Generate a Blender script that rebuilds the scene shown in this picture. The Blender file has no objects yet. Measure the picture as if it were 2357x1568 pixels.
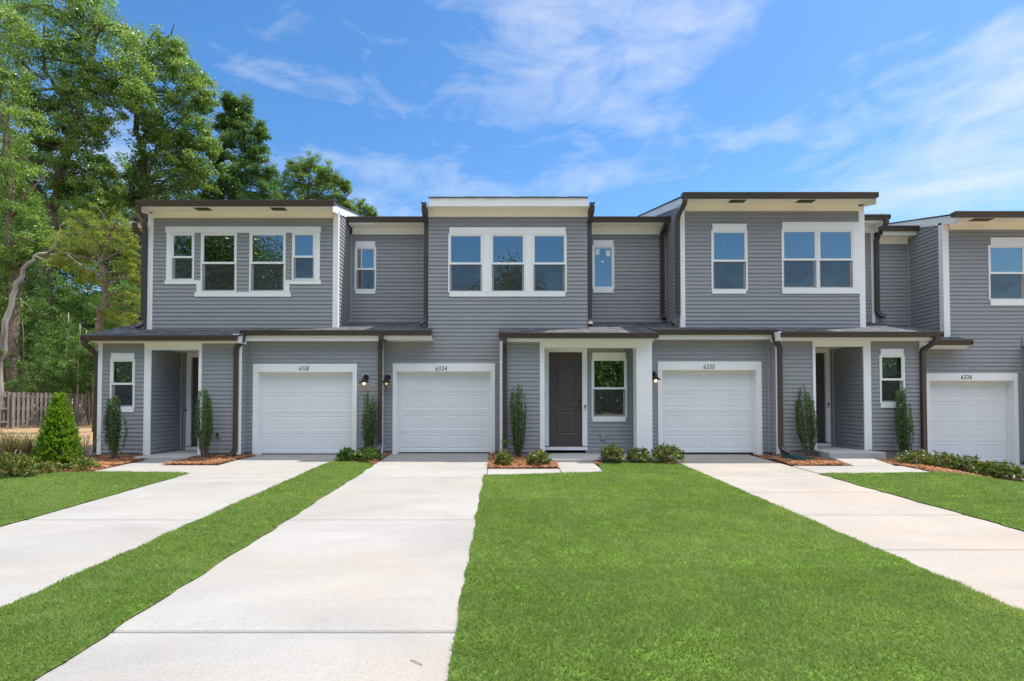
import bpy, math, random
import numpy as np
from mathutils import Vector, Matrix

random.seed(7)
RNG = np.random.default_rng(11)
S = bpy.context.scene
COL = S.collection

# ------------------------------------------------------------------ survey
# The facade was surveyed from the photograph: a sight line through an image
# point (2357 px wide plate) is cut with the known depth plane of each wall.
F, CX, CY, PITCH, ZC = 1202.0, 1150.0, 901.7, math.radians(1.25), 1.304
CP, SP = math.cos(PITCH), math.sin(PITCH)
YA, YB, YC, YR = 12.82, 13.15, 13.40, 14.53      # porch / garage / upper box / recess wall planes


def PX(px, py, Y):
    yc = (CY - py) / F
    return (px - CX) / F * Y / (CP - yc * SP)


def PZ(py, Y):
    yc = (CY - py) / F
    return ZC + Y * (SP + yc * CP) / (CP - yc * SP)


def R(x0, y0, x1, y1, Y):
    m = (y0 + y1) / 2
    return PX(x0, m, Y), PX(x1, m, Y), PZ(y1, Y), PZ(y0, Y)      # X0, X1, Z0, Z1


def P3(px, py, Y):
    return Vector((PX(px, py, Y), Y, PZ(py, Y)))


def smooth(a, b, t):
    t = max(0.0, min(1.0, (t - a) / (b - a)))
    return t * t * (3 - 2 * t)


def ground_z(x, y):
    x = np.asarray(x, float); y = np.asarray(y, float)
    base = np.where(y < 13.4, -0.0333 * (13.4 - np.clip(y, -6, 13.4)), 0.0)
    t = np.clip((x - 8.6) / 2.4, 0, 1); t = t * t * (3 - 2 * t)
    base = base - 0.26 * t
    w = np.clip((y - 15) / 10, 0, 1)
    base = base + 0.05 * w * (x < 0)
    return base


def gz(x, y):
    return float(ground_z(x, y))


# ------------------------------------------------------------------ materials
MATS = {}


def newmat(name):
    m = bpy.data.materials.new(name)
    m.use_nodes = True
    nt = m.node_tree
    nt.nodes.clear()
    out = nt.nodes.new('ShaderNodeOutputMaterial')
    MATS[name] = m
    return m, nt, out


def N(nt, typ, **kw):
    n = nt.nodes.new(typ)
    for k, v in kw.items():
        if k.startswith('i_'):
            key = k[2:]
            key = int(key) if key.isdigit() else key.replace('_', ' ')
            n.inputs[key].default_value = v
        else:
            setattr(n, k, v)
    return n


def ramp(nt, stops):
    r = nt.nodes.new('ShaderNodeValToRGB')
    e = r.color_ramp.elements
    while len(e) < len(stops):
        e.new(0.5)
    for el, (p, c) in zip(e, stops):
        el.position = p
        el.color = (*c, 1) if len(c) == 3 else c
    return r


def surf(name, col, rough=0.6, var=0.06, scale=6.0, bump=0.0, bscale=40.0, spec=0.4, metal=0.0, stretch=None, col2=None):
    """plain paint / metal / masonry with low contrast mottling and optional fine bump"""
    m, nt, out = newmat(name)
    L = nt.links.new
    b = N(nt, 'ShaderNodeBsdfPrincipled')
    b.inputs['Roughness'].default_value = rough
    b.inputs['Specular IOR Level'].default_value = spec
    b.inputs['Metallic'].default_value = metal
    tc = N(nt, 'ShaderNodeTexCoord')
    mp = N(nt, 'ShaderNodeMapping')
    if stretch:
        mp.inputs['Scale'].default_value = stretch
    L(tc.outputs['Object'], mp.inputs['Vector'])
    nz = N(nt, 'ShaderNodeTexNoise', i_Scale=scale, i_Detail=5.0, i_Roughness=0.6)
    L(mp.outputs[0], nz.inputs['Vector'])
    c2 = col2 or col
    lo = tuple(max(0, c * (1 - var)) for c in col)
    hi = tuple(c * (1 + var) for c in c2)
    r = ramp(nt, [(0.3, lo), (0.7, hi)])
    L(nz.outputs['Fac'], r.inputs['Fac'])
    L(r.outputs['Color'], b.inputs['Base Color'])
    if bump:
        n2 = N(nt, 'ShaderNodeTexNoise', i_Scale=bscale, i_Detail=4.0)
        L(mp.outputs[0], n2.inputs['Vector'])
        bp = N(nt, 'ShaderNodeBump', i_Strength=bump, i_Distance=0.01)
        L(n2.outputs['Fac'], bp.inputs['Height'])
        L(bp.outputs[0], b.inputs['Normal'])
    L(b.outputs[0], out.inputs['Surface'])
    return m


surf('siding', (0.292, 0.297, 0.312), 0.62, 0.05, 3.0, 0.25, 30.0, 0.3, stretch=(0.5, 1, 6))
surf('grey_trim', (0.33, 0.33, 0.34), 0.55, 0.03)
surf('white_trim', (0.83, 0.83, 0.83), 0.45, 0.02, 4.0, 0.05, 60)
surf('white_vinyl', (0.82, 0.82, 0.82), 0.3, 0.015)
surf('cream_soffit', (0.89, 0.865, 0.82), 0.6, 0.02)
surf('garage_white', (0.755, 0.77, 0.775), 0.42, 0.02, 2.0, 0.10, 120)
surf('bronze', (0.060, 0.046, 0.038), 0.36, 0.08, 5.0, spec=0.5)
surf('door_paint', (0.078, 0.065, 0.062), 0.42, 0.08, 3.0, 0.08, 60)
surf('black_metal', (0.016, 0.014, 0.014), 0.4, 0.1, 10)
surf('nickel', (0.35, 0.33, 0.31), 0.25, 0.05, 10, metal=0.9)
surf('foundation', (0.30, 0.275, 0.255), 0.9, 0.18, 4.0, 0.5, 40, col2=(0.33, 0.28, 0.24))
surf('porch_concrete', (0.42, 0.41, 0.395), 0.85, 0.06, 3.0, 0.2, 60)
surf('rubber', (0.02, 0.02, 0.02), 0.7, 0.1)
surf('vent_brown', (0.085, 0.066, 0.052), 0.6, 0.1, 10)
surf('number_black', (0.01, 0.01, 0.01), 0.5, 0.0)
surf('green_plastic', (0.012, 0.058, 0.054), 0.4, 0.1)
surf('grey_plastic', (0.33, 0.33, 0.34), 0.4, 0.05)
surf('drywall', (0.62, 0.61, 0.59), 0.9, 0.04)
surf('interior_floor', (0.30, 0.25, 0.20), 0.5, 0.15, 3)
surf('fence_wood', (0.178, 0.160, 0.148), 0.85, 0.22, 5.0, 0.4, 30, 0.2, stretch=(1, 1, 0.25), col2=(0.20, 0.172, 0.156))
surf('bark_dark', (0.085, 0.070, 0.056), 0.95, 0.35, 3.0, 0.9, 8, 0.1, stretch=(1, 1, 0.3), col2=(0.15, 0.125, 0.10))
surf('bark_pale', (0.25, 0.225, 0.20), 0.95, 0.25, 3.0, 0.6, 8, 0.1, stretch=(1, 1, 0.3), col2=(0.34, 0.31, 0.28))
surf('bark_brown', (0.15, 0.115, 0.085), 0.95, 0.3, 6.0, 0.6, 12, 0.1, col2=(0.21, 0.165, 0.125))
surf('stem', (0.11, 0.085, 0.06), 0.9, 0.3, 12.0)
surf('soil', (0.12, 0.072, 0.05), 0.95, 0.4, 6.0, 0.8, 20, 0.1)
surf('paper', (0.75, 0.77, 0.76), 0.7, 0.02)
surf('blind', (0.62, 0.62, 0.60), 0.7, 0.02)


def mat_concrete(name, base, warm, wamt):
    m, nt, out = newmat(name)
    L = nt.links.new
    b = N(nt, 'ShaderNodeBsdfPrincipled', i_Roughness=0.88)
    b.inputs['Specular IOR Level'].default_value = 0.25
    tc = N(nt, 'ShaderNodeTexCoord')
    mp = N(nt, 'ShaderNodeMapping')
    mp.inputs['Scale'].default_value = (0.55, 1.0, 1)
    L(tc.outputs['Object'], mp.inputs['Vector'])
    big = N(nt, 'ShaderNodeTexNoise', i_Scale=0.9, i_Detail=6.0, i_Roughness=0.62, i_Distortion=0.6)
    L(mp.outputs[0], big.inputs['Vector'])
    r1 = ramp(nt, [(0.28, tuple(c * 0.83 for c in base)), (0.72, tuple(c * 1.1 for c in base))])
    L(big.outputs['Fac'], r1.inputs['Fac'])
    st = N(nt, 'ShaderNodeTexNoise', i_Scale=0.5, i_Detail=7.0, i_Roughness=0.65)
    mp2 = N(nt, 'ShaderNodeMapping')
    mp2.inputs['Location'].default_value = (7.3, 2.1, 0)
    mp2.inputs['Scale'].default_value = (0.7, 1.4, 1)
    L(tc.outputs['Object'], mp2.inputs['Vector'])
    L(mp2.outputs[0], st.inputs['Vector'])
    r2 = ramp(nt, [(0.48, (0, 0, 0)), (0.75, (wamt, wamt, wamt))])
    L(st.outputs['Fac'], r2.inputs['Fac'])
    mx = N(nt, 'ShaderNodeMix', data_type='RGBA')
    L(r2.outputs['Color'], mx.inputs['Factor'])
    L(r1.outputs['Color'], mx.inputs['A'])
    mx.inputs['B'].default_value = (*warm, 1)
    sp = N(nt, 'ShaderNodeTexNoise', i_Scale=55.0, i_Detail=3.0)
    L(tc.outputs['Object'], sp.inputs['Vector'])
    r3 = ramp(nt, [(0.25, (0.86, 0.86, 0.86)), (0.6, (1.03, 1.03, 1.03))])
    L(sp.outputs['Fac'], r3.inputs['Fac'])
    mu = N(nt, 'ShaderNodeMix', data_type='RGBA', blend_type='MULTIPLY')
    mu.inputs['Factor'].default_value = 1.0
    L(mx.outputs['Result'], mu.inputs['A'])
    L(r3.outputs['Color'], mu.inputs['B'])
    L(mu.outputs['Result'], b.inputs['Base Color'])
    # broom finish
    wv = N(nt, 'ShaderNodeTexNoise', i_Scale=30.0, i_Detail=4.0)
    mp3 = N(nt, 'ShaderNodeMapping')
    mp3.inputs['Scale'].default_value = (0.25, 5, 1)
    L(tc.outputs['Object'], mp3.inputs['Vector'])
    L(mp3.outputs[0], wv.inputs['Vector'])
    bp = N(nt, 'ShaderNodeBump', i_Strength=0.25, i_Distance=0.006)
    L(wv.outputs['Fac'], bp.inputs['Height'])
    L(bp.outputs[0], b.inputs['Normal'])
    L(b.outputs[0], out.inputs['Surface'])


mat_concrete('concrete', (0.320, 0.310, 0.294), (0.345, 0.29, 0.235), 0.55)
mat_concrete('concrete_pink', (0.333, 0.307, 0.278), (0.39, 0.305, 0.23), 0.7)


def mat_shingle():
    m, nt, out = newmat('shingle')
    L = nt.links.new
    b = N(nt, 'ShaderNodeBsdfPrincipled', i_Roughness=0.95)
    b.inputs['Specular IOR Level'].default_value = 0.15
    tc = N(nt, 'ShaderNodeTexCoord')
    br = N(nt, 'ShaderNodeTexBrick', i_Scale=1.0)
    br.inputs['Color1'].default_value = (0.058, 0.062, 0.074, 1)
    br.inputs['Color2'].default_value = (0.150, 0.150, 0.160, 1)
    br.inputs['Mortar'].default_value = (0.03, 0.03, 0.034, 1)
    br.inputs['Mortar Size'].default_value = 0.006
    br.inputs['Brick Width'].default_value = 0.22
    br.inputs['Row Height'].default_value = 0.14
    br.offset = 0.37
    L(tc.outputs['Object'], br.inputs['Vector'])
    nz = N(nt, 'ShaderNodeTexNoise', i_Scale=120.0, i_Detail=2.0)
    L(tc.outputs['Object'], nz.inputs['Vector'])
    mu = N(nt, 'ShaderNodeMix', data_type='RGBA', blend_type='MULTIPLY')
    mu.inputs['Factor'].default_value = 0.6
    L(br.outputs['Color'], mu.inputs['A'])
    L(nz.outputs['Color'], mu.inputs['B'])
    L(br.outputs['Color'], b.inputs['Base Color'])
    bp = N(nt, 'ShaderNodeBump', i_Strength=0.6, i_Distance=0.01)
    L(br.outputs['Fac'], bp.inputs['Height'])
    bp.invert = True
    L(bp.outputs[0], b.inputs['Normal'])
    L(b.outputs[0], out.inputs['Surface'])


mat_shingle()


def mat_glass(name, refl, tint, see):
    m, nt, out = newmat(name)
    L = nt.links.new
    g = N(nt, 'ShaderNodeBsdfGlossy', i_Roughness=0.0)
    g.inputs['Color'].default_value = (*tint, 1)
    t = N(nt, 'ShaderNodeBsdfTransparent')
    t.inputs['Color'].default_value = (*see, 1)
    tc = N(nt, 'ShaderNodeTexCoord')
    nz = N(nt, 'ShaderNodeTexNoise', i_Scale=1.3, i_Detail=1.0)
    L(tc.outputs['Object'], nz.inputs['Vector'])
    bp = N(nt, 'ShaderNodeBump', i_Strength=0.06, i_Distance=0.02)
    L(nz.outputs['Fac'], bp.inputs['Height'])
    L(bp.outputs[0], g.inputs['Normal'])
    fr = N(nt, 'ShaderNodeFresnel', i_IOR=1.5)
    ma = N(nt, 'ShaderNodeMath', operation='MULTIPLY_ADD')
    L(fr.outputs[0], ma.inputs[0])
    ma.inputs[1].default_value = 1.0
    ma.inputs[2].default_value = refl
    mx = N(nt, 'ShaderNodeMixShader')
    L(ma.outputs[0], mx.inputs['Fac'])
    L(t.outputs[0], mx.inputs[1])
    L(g.outputs[0], mx.inputs[2])
    L(mx.outputs[0], out.inputs['Surface'])


mat_glass('glass', 0.32, (0.86, 0.90, 0.86), (0.62, 0.68, 0.68))


def mat_screen():
    m, nt, out = newmat('insect_screen')
    L = nt.links.new
    d = N(nt, 'ShaderNodeBsdfDiffuse')
    d.inputs['Color'].default_value = (0.075, 0.08, 0.085, 1)
    t = N(nt, 'ShaderNodeBsdfTransparent')
    tc = N(nt, 'ShaderNodeTexCoord')
    nz = N(nt, 'ShaderNodeTexNoise', i_Scale=2.2, i_Detail=3.0, i_Distortion=1.0)
    L(tc.outputs['Object'], nz.inputs['Vector'])
    r = ramp(nt, [(0.3, (0.36,) * 3), (0.7, (0.5,) * 3)])
    L(nz.outputs['Fac'], r.inputs['Fac'])
    mx = N(nt, 'ShaderNodeMixShader')
    L(r.outputs['Color'], mx.inputs['Fac'])
    L(t.outputs[0], mx.inputs[1])
    L(d.outputs[0], mx.inputs[2])
    L(mx.outputs[0], out.inputs['Surface'])


mat_screen()


def mat_leaf(name, stops, trans=0.3, rough=0.45, spec=0.35, tcol=None):
    """foliage: each leaf carries its own random 'tint' value"""
    m, nt, out = newmat(name)
    L = nt.links.new
    at = N(nt, 'ShaderNodeAttribute', attribute_name='tint')
    r = ramp(nt, stops)
    L(at.outputs['Fac'], r.inputs['Fac'])
    b = N(nt, 'ShaderNodeBsdfPrincipled', i_Roughness=rough)
    b.inputs['Specular IOR Level'].default_value = spec
    L(r.outputs['Color'], b.inputs['Base Color'])
    t = N(nt, 'ShaderNodeBsdfTranslucent')
    hs = N(nt, 'ShaderNodeHueSaturation', i_Hue=0.495, i_Saturation=1.05, i_Value=1.5)
    L(r.outputs['Color'], hs.inputs['Color'])
    L(hs.outputs[0], t.inputs['Color'])
    mx = N(nt, 'ShaderNodeMixShader')
    mx.inputs['Fac'].default_value = trans
    L(b.outputs[0], mx.inputs[1])
    L(t.outputs[0], mx.inputs[2])
    L(mx.outputs[0], out.inputs['Surface'])


mat_leaf('leaf_oak', [(0, (0.060, 0.135, 0.028)), (0.55, (0.170, 0.285, 0.056)), (1, (0.36, 0.46, 0.12))], 0.48, 0.38, 0.6)
mat_leaf('leaf_deep', [(0, (0.042, 0.100, 0.024)), (0.6, (0.105, 0.20, 0.042)), (1, (0.23, 0.33, 0.08))], 0.45, 0.4, 0.4)
mat_leaf('leaf_yellow', [(0, (0.13, 0.185, 0.030)), (0.6, (0.22, 0.28, 0.048)), (1, (0.34, 0.37, 0.08))], 0.5, 0.5, 0.3)
mat_leaf('leaf_lime', [(0, (0.075, 0.145, 0.028)), (0.6, (0.150, 0.250, 0.048)), (1, (0.27, 0.37, 0.09))], 0.45, 0.4, 0.4)
mat_leaf('leaf_holly', [(0, (0.030, 0.075, 0.020)), (0.65, (0.090, 0.175, 0.040)), (1, (0.24, 0.34, 0.07))], 0.25, 0.3, 0.5)
mat_leaf('leaf_bush', [(0, (0.045, 0.080, 0.018)), (0.5, (0.115, 0.165, 0.030)), (0.82, (0.25, 0.265, 0.06)), (1, (0.28, 0.16, 0.06))], 0.25, 0.38, 0.45)
mat_leaf('leaf_bright', [(0, (0.030, 0.085, 0.012)), (0.6, (0.085, 0.17, 0.02)), (1, (0.20, 0.26, 0.04))], 0.2, 0.35, 0.5)
mat_leaf('leaf_thuja', [(0, (0.030, 0.095, 0.012)), (0.45, (0.11, 0.235, 0.022)), (1, (0.30, 0.42, 0.05))], 0.35, 0.55, 0.25)
mat_leaf('leaf_dry', [(0, (0.20, 0.15, 0.085)), (0.5, (0.30, 0.25, 0.14)), (1, (0.22, 0.26, 0.10))], 0.2, 0.7, 0.2)
mat_leaf('grass_blade', [(0, (0.098, 0.172, 0.034)), (0.55, (0.166, 0.254, 0.058)), (0.93, (0.245, 0.32, 0.095)), (0.97, (0.30, 0.29, 0.11)), (1, (0.36, 0.30, 0.15))], 0.5, 0.55, 0.25)
mat_leaf('needle', [(0, (0.20, 0.085, 0.042)), (0.5, (0.40, 0.19, 0.092)), (1, (0.55, 0.33, 0.18))], 0.0, 0.75, 0.2)
surf('lawn_soil', (0.10, 0.17, 0.03), 0.95, 0.35, 5.0, 0.5, 60, 0.05)


def mat_ground():
    m, nt, out = newmat('ground')
    L = nt.links.new
    b = N(nt, 'ShaderNodeBsdfPrincipled', i_Roughness=0.95)
    b.inputs['Specular IOR Level'].default_value = 0.1
    tc = N(nt, 'ShaderNodeTexCoord')
    n1 = N(nt, 'ShaderNodeTexNoise', i_Scale=0.55, i_Detail=8.0, i_Roughness=0.65)
    L(tc.outputs['Object'], n1.inputs['Vector'])
    r = ramp(nt, [(0.3, (0.36, 0.185, 0.10)), (0.47, (0.38, 0.235, 0.135)), (0.58, (0.31, 0.25, 0.14)), (0.72, (0.20, 0.21, 0.09))])
    L(n1.outputs['Fac'], r.inputs['Fac'])
    n2 = N(nt, 'ShaderNodeTexNoise', i_Scale=14.0, i_Detail=6.0)
    L(tc.outputs['Object'], n2.inputs['Vector'])
    r2 = ramp(nt, [(0.3, (0.6, 0.6, 0.6)), (0.7, (1.15, 1.15, 1.15))])
    L(n2.outputs['Fac'], r2.inputs['Fac'])
    mu = N(nt, 'ShaderNodeMix', data_type='RGBA', blend_type='MULTIPLY')
    mu.inputs['Factor'].default_value = 1.0
    L(r.outputs['Color'], mu.inputs['A'])
    L(r2.outputs['Color'], mu.inputs['B'])
    L(mu.outputs['Result'], b.inputs['Base Color'])
    bp = N(nt, 'ShaderNodeBump', i_Strength=0.6, i_Distance=0.04)
    L(n2.outputs['Fac'], bp.inputs['Height'])
    L(bp.outputs[0], b.inputs['Normal'])
    L(b.outputs[0], out.inputs['Surface'])


mat_ground()
surf('gravel', (0.30, 0.27, 0.25), 0.95, 0.3, 20.0, 0.8, 40, 0.1, col2=(0.36, 0.31, 0.28))


def mat_bulb(name, strength):
    m, nt, out = newmat(name)
    e = N(nt, 'ShaderNodeEmission', i_Strength=strength)
    e.inputs['Color'].default_value = (1.0, 0.62, 0.30, 1)
    nt.links.new(e.outputs[0], out.inputs['Surface'])


mat_bulb('bulb_lit', 5.0)
mat_bulb('bulb_dim', 0.5)

# ------------------------------------------------------------------ mesh helpers
ORG = {}


def tag(o, label=None, cat=None, group=None, kind=None):
    if label: o['label'] = label
    if cat: o['category'] = cat
    if group: o['group'] = group
    if kind: o['kind'] = kind
    return o


def thing(name, loc, label, cat, group=None):
    o = bpy.data.objects.new(name, None)
    COL.objects.link(o)
    o.empty_display_size = 0.2
    o.location = loc
    ORG[o.name] = Vector(loc)
    return tag(o, label, cat, group)


def root_of(p):
    while p is not None and p.parent is not None:
        p = p.parent
    return p


def link(name, me, mat, parent=None):
    o = bpy.data.objects.new(name, me)
    COL.objects.link(o)
    if mat and not me.materials:
        me.materials.append(MATS[mat])
    if parent is not None:
        o.parent = parent
        r = root_of(parent)
        d = ORG.get(r.name)
        if d is not None:
            me.transform(Matrix.Translation(-d))
    return o


class MB:
    def __init__(self):
        self.v = []
        self.f = []
        self.sub = []

    def add(self, vs, fs):
        n = len(self.v)
        self.v += [tuple(p) for p in vs]
        self.f += [tuple(i + n for i in f) for f in fs]
        return self

    def quad(self, a, b, c, d):
        return self.add([a, b, c, d], [(0, 1, 2, 3)])

    def box(self, x0, x1, y0, y1, z0, z1):
        if x0 > x1: x0, x1 = x1, x0
        if y0 > y1: y0, y1 = y1, y0
        if z0 > z1: z0, z1 = z1, z0
        return self.add([(x0, y0, z0), (x1, y0, z0), (x1, y1, z0), (x0, y1, z0), (x0, y0, z1), (x1, y0, z1), (x1, y1, z1), (x0, y1, z1)],
                        [(0, 3, 2, 1), (4, 5, 6, 7), (0, 1, 5, 4), (1, 2, 6, 5), (2, 3, 7, 6), (3, 0, 4, 7)])

    def extrude_x(self, prof, x0, x1):           # prof: (y,z) polygon
        n = len(prof)
        vs = [(x0, y, z) for y, z in prof] + [(x1, y, z) for y, z in prof]
        fs = [(i, (i + 1) % n, (i + 1) % n + n, i + n) for i in range(n)]
        fs += [tuple(range(n))[::-1], tuple(range(n, 2 * n))]
        return self.add(vs, fs)

    def extrude_y(self, prof, y0, y1):           # prof: (x,z) polygon
        n = len(prof)
        vs = [(x, y0, z) for x, z in prof] + [(x, y1, z) for x, z in prof]
        fs = [(i, (i + 1) % n, (i + 1) % n + n, i + n) for i in range(n)]
        fs += [tuple(range(n))[::-1], tuple(range(n, 2 * n))]
        return self.add(vs, fs)

    def sweep(self, path, w, d, up=None, n=4, radii=None):
        """rectangular (n=4) or round tube along a path"""
        pts = [Vector(p) for p in path]
        T = []
        for i in range(len(pts)):
            a = pts[max(i - 1, 0)]; b = pts[min(i + 1, len(pts) - 1)]
            t = (b - a)
            T.append(t.normalized() if t.length > 1e-9 else Vector((0, 0, 1)))
        side = Vector(up) if up else (Vector((1, 0, 0)) if abs(T[0].x) < 0.9 else Vector((0, 1, 0)))
        rings = []
        for i, (p, t) in enumerate(zip(pts, T)):
            s = side - t * side.dot(t)
            if s.length < 1e-4:
                s = t.orthogonal()
            s.normalize()
            side = s
            b = t.cross(s).normalized()
            k = 1.0
            if 0 < i < len(pts) - 1:
                t0 = (pts[i] - pts[i - 1]).normalized(); t1 = (pts[i + 1] - pts[i]).normalized()
                k = 1 / max(0.6, math.sqrt((1 + t0.dot(t1)) / 2))
            rr = radii[i] if radii else 1.0
            if n == 4:
                q = [(-w / 2, -d / 2), (w / 2, -d / 2), (w / 2, d / 2), (-w / 2, d / 2)]
            else:
                q = [(math.cos(2 * math.pi * j / n) * w / 2, math.sin(2 * math.pi * j / n) * d / 2) for j in range(n)]
            rings.append([p + s * (x * rr * k if n == 4 else x * rr) + b * (y * rr * k if n == 4 else y * rr) for x, y in q])
        vs = [v for r in rings for v in r]
        fs = []
        for i in range(len(rings) - 1):
            for j in range(n):
                a = i * n + j; c = i * n + (j + 1) % n
                fs.append((a, c, c + n, a + n))
        fs.append(tuple(range(n))[::-1])
        m = (len(rings) - 1) * n
        fs.append(tuple(range(m, m + n)))
        return self.add(vs, fs)

    def lathe(self, prof, c, axis='z', n=20):      # prof (r, h)
        vs = []
        for r, h in prof:
            for j in range(n):
                a = 2 * math.pi * j / n
                if axis == 'z':
                    vs.append((c[0] + r * math.cos(a), c[1] + r * math.sin(a), c[2] + h))
                else:
                    vs.append((c[0] + r * math.cos(a), c[1] + h, c[2] + r * math.sin(a)))
        fs = []
        for i in range(len(prof) - 1):
            for j in range(n):
                a = i * n + j; b = i * n + (j + 1) % n
                fs.append((a, b, b + n, a + n))
        fs.append(tuple(range(n))[::-1])
        m = (len(prof) - 1) * n
        fs.append(tuple(range(m, m + n)))
        return self.add(vs, fs)

    def build(self, name, mat, parent=None, smooth_=False, kind=None, bevel=0.0):
        me = bpy.data.meshes.new(name)
        me.from_pydata(self.v, [], self.f)
        me.update()
        if smooth_:
            me.polygons.foreach_set('use_smooth', [True] * len(me.polygons))
        o = link(name, me, mat, parent)
        if kind: o['kind'] = kind
        if bevel:
            b = o.modifiers.new('bevel', 'BEVEL')
            b.width = bevel; b.segments = 2; b.limit_method = 'ANGLE'
        return o


def np_mesh(name, V, Fc, tint=None, mat=None, parent=None, smooth_=False):
    """V (n,3), Fc (m,k) -> mesh object; tint per vertex"""
    me = bpy.data.meshes.new(name)
    V = np.ascontiguousarray(V, np.float32); Fc = np.ascontiguousarray(Fc, np.int32)
    k = Fc.shape[1]
    me.vertices.add(len(V)); me.vertices.foreach_set('co', V.ravel())
    me.loops.add(Fc.size); me.loops.foreach_set('vertex_index', Fc.ravel())
    me.polygons.add(len(Fc))
    me.polygons.foreach_set('loop_start', np.arange(0, Fc.size, k, dtype=np.int32))
    me.polygons.foreach_set('loop_total', np.full(len(Fc), k, np.int32))
    if smooth_:
        me.polygons.foreach_set('use_smooth', np.ones(len(Fc), bool))
    if tint is not None:
        a = me.attributes.new('tint', 'FLOAT', 'POINT')
        a.data.foreach_set('value', np.ascontiguousarray(tint, np.float32))
    me.update(calc_edges=True)
    return link(name, me, mat, parent)


def leaf_quads(C, D, size, tint, rng, aspect=0.5, roll=None, fold=0.0):
    """one pointed leaf (two triangles-like quad) per centre C, growing along D"""
    n = len(C)
    D = D / np.maximum(np.linalg.norm(D, axis=1, keepdims=True), 1e-6)
    r = rng.normal(size=(n, 3))
    s = np.cross(D, r); s /= np.maximum(np.linalg.norm(s, axis=1, keepdims=True), 1e-6)
    size = np.broadcast_to(np.asarray(size, float), (n,))[:, None]
    a = C
    tip = C + D * size
    nrm = np.cross(D, s)
    mid = C + D * size * 0.5
    l = mid + s * size * aspect * 0.5 + nrm * size * fold
    q = mid - s * size * aspect * 0.5 + nrm * size * fold
    V = np.stack([a, l, tip, q], axis=1).reshape(-1, 3)
    Fc = np.arange(4 * n).reshape(n, 4)
    return V, Fc, np.repeat(tint, 4)


def rand_dirs(n, rng, up=0.0):
    d = rng.normal(size=(n, 3))
    d /= np.linalg.norm(d, axis=1, keepdims=True)
    d[:, 2] += up
    return d / np.linalg.norm(d, axis=1, keepdims=True)


# ------------------------------------------------------------------ building parts
LAP = 0.1016
LIP = 0.017


def cuts(x0, x1, spans):
    segs = [(x0, x1)]
    for a, b in spans:
        nx = []
        for s, e in segs:
            if b <= s or a >= e:
                nx.append((s, e)); continue
            if a > s: nx.append((s, a))
            if b < e: nx.append((b, e))
        segs = nx
    return [(s, e) for s, e in segs if e - s > 1e-4]


def siding(mb, u0, u1, z0, z1, mapf, opens=(), top=None, zb=None):
    """clapboards between u0..u1: mapf(u, out, z) places a point; opens: (u0,u1,z0,z1) holes"""
    zb = z0 if zb is None else zb
    k0 = math.floor((z0 - zb) / LAP)
    zs = set([z0, z1])
    k = k0
    while zb + k * LAP < z1:
        if zb + k * LAP > z0: zs.add(zb + k * LAP)
        k += 1
    for o in opens:
        for z in (o[2], o[3]):
            if z0 < z < z1: zs.add(z)
    zs = sorted(zs)

    def out(z, kk):
        t = (z - (zb + kk * LAP)) / LAP
        return LIP * (1 - t) + 0.002

    for a, b in zip(zs[:-1], zs[1:]):
        if b - a < 1e-5: continue
        m = (a + b) / 2
        kk = math.floor((m - zb) / LAP)
        us, ue = u0, u1
        if top:
            rng_ = top(m)
            if rng_ is None: continue
            us, ue = max(u0, rng_[0]), min(u1, rng_[1])
            if ue - us < 0.01: continue
        jr = random.Random(int(kk // 2) * 7919 + int(abs(u0) * 1000))
        jx = us + jr.uniform(0.3, 3.6)
        pieces = []
        for s, e in cuts(us, ue, [(o[0], o[1]) for o in opens if o[2] < m < o[3]]):
            j = jx; odd = 0
            while j < e:
                if j > s: pieces.append((s, j, odd)); s = j
                odd ^= 1; j += 3.66
            pieces.append((s, e, odd))
        for s, e, odd in pieces:
            d0, d1 = out(a, kk) + 0.0025 * odd, out(b, kk) + 0.0025 * odd
            if odd:
                for q in (s, e):
                    mb.quad(mapf(q, d0, a), mapf(q, d0 - 0.004, a), mapf(q, d1 - 0.004, b), mapf(q, d1, b))
            mb.quad(mapf(s, d0, a), mapf(e, d0, a), mapf(e, d1, b), mapf(s, d1, b))
            if abs(a - (zb + kk * LAP)) < 1e-5:          # lip of the lap and the hollow behind it
                h1, h2 = d0 - 0.004, -0.004
                mb.quad(mapf(s, d0, a), mapf(s, h1, a), mapf(e, h1, a), mapf(e, d0, a))
                mb.quad(mapf(s, h1, a), mapf(s, h1, a + 0.010), mapf(e, h1, a + 0.010), mapf(e, h1, a))
                mb.quad(mapf(s, h1, a + 0.010), mapf(s, h2, a + 0.010), mapf(e, h2, a + 0.010), mapf(e, h1, a + 0.010))
                mb.quad(mapf(s, 0.002, a), mapf(e, 0.002, a), mapf(e, h2, a + 0.010), mapf(s, h2, a + 0.010))


def front(Y):
    return lambda u, o, z: (u, Y - o, z)


def sideR(X):      # faces +X, u = y
    return lambda u, o, z: (X + o, u, z)


def sideL(X):      # faces -X, u = y
    return lambda u, o, z: (X - o, u, z)


GP = [(0.0, 0.0), (-0.080, 0.0), (-0.092, 0.012), (-0.094, 0.040), (-0.104, 0.062), (-0.122, 0.080), (-0.130, 0.100), (-0.130, 0.122), (-0.118, 0.122), (-0.114, 0.100), (0.0, 0.100)]


def gutter(parent, x0, x1, Yf, ztop):
    zb = ztop - 0.122
    mb = MB().extrude_x([(Yf + y, zb + z) for y, z in GP], x0, x1)
    for x in (x0, x1):
        mb.box(x - 0.004, x + 0.004, Yf - 0.122, Yf, zb + 0.004, zb + 0.112)
    return mb.build('gutter', 'bronze', parent)


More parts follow.
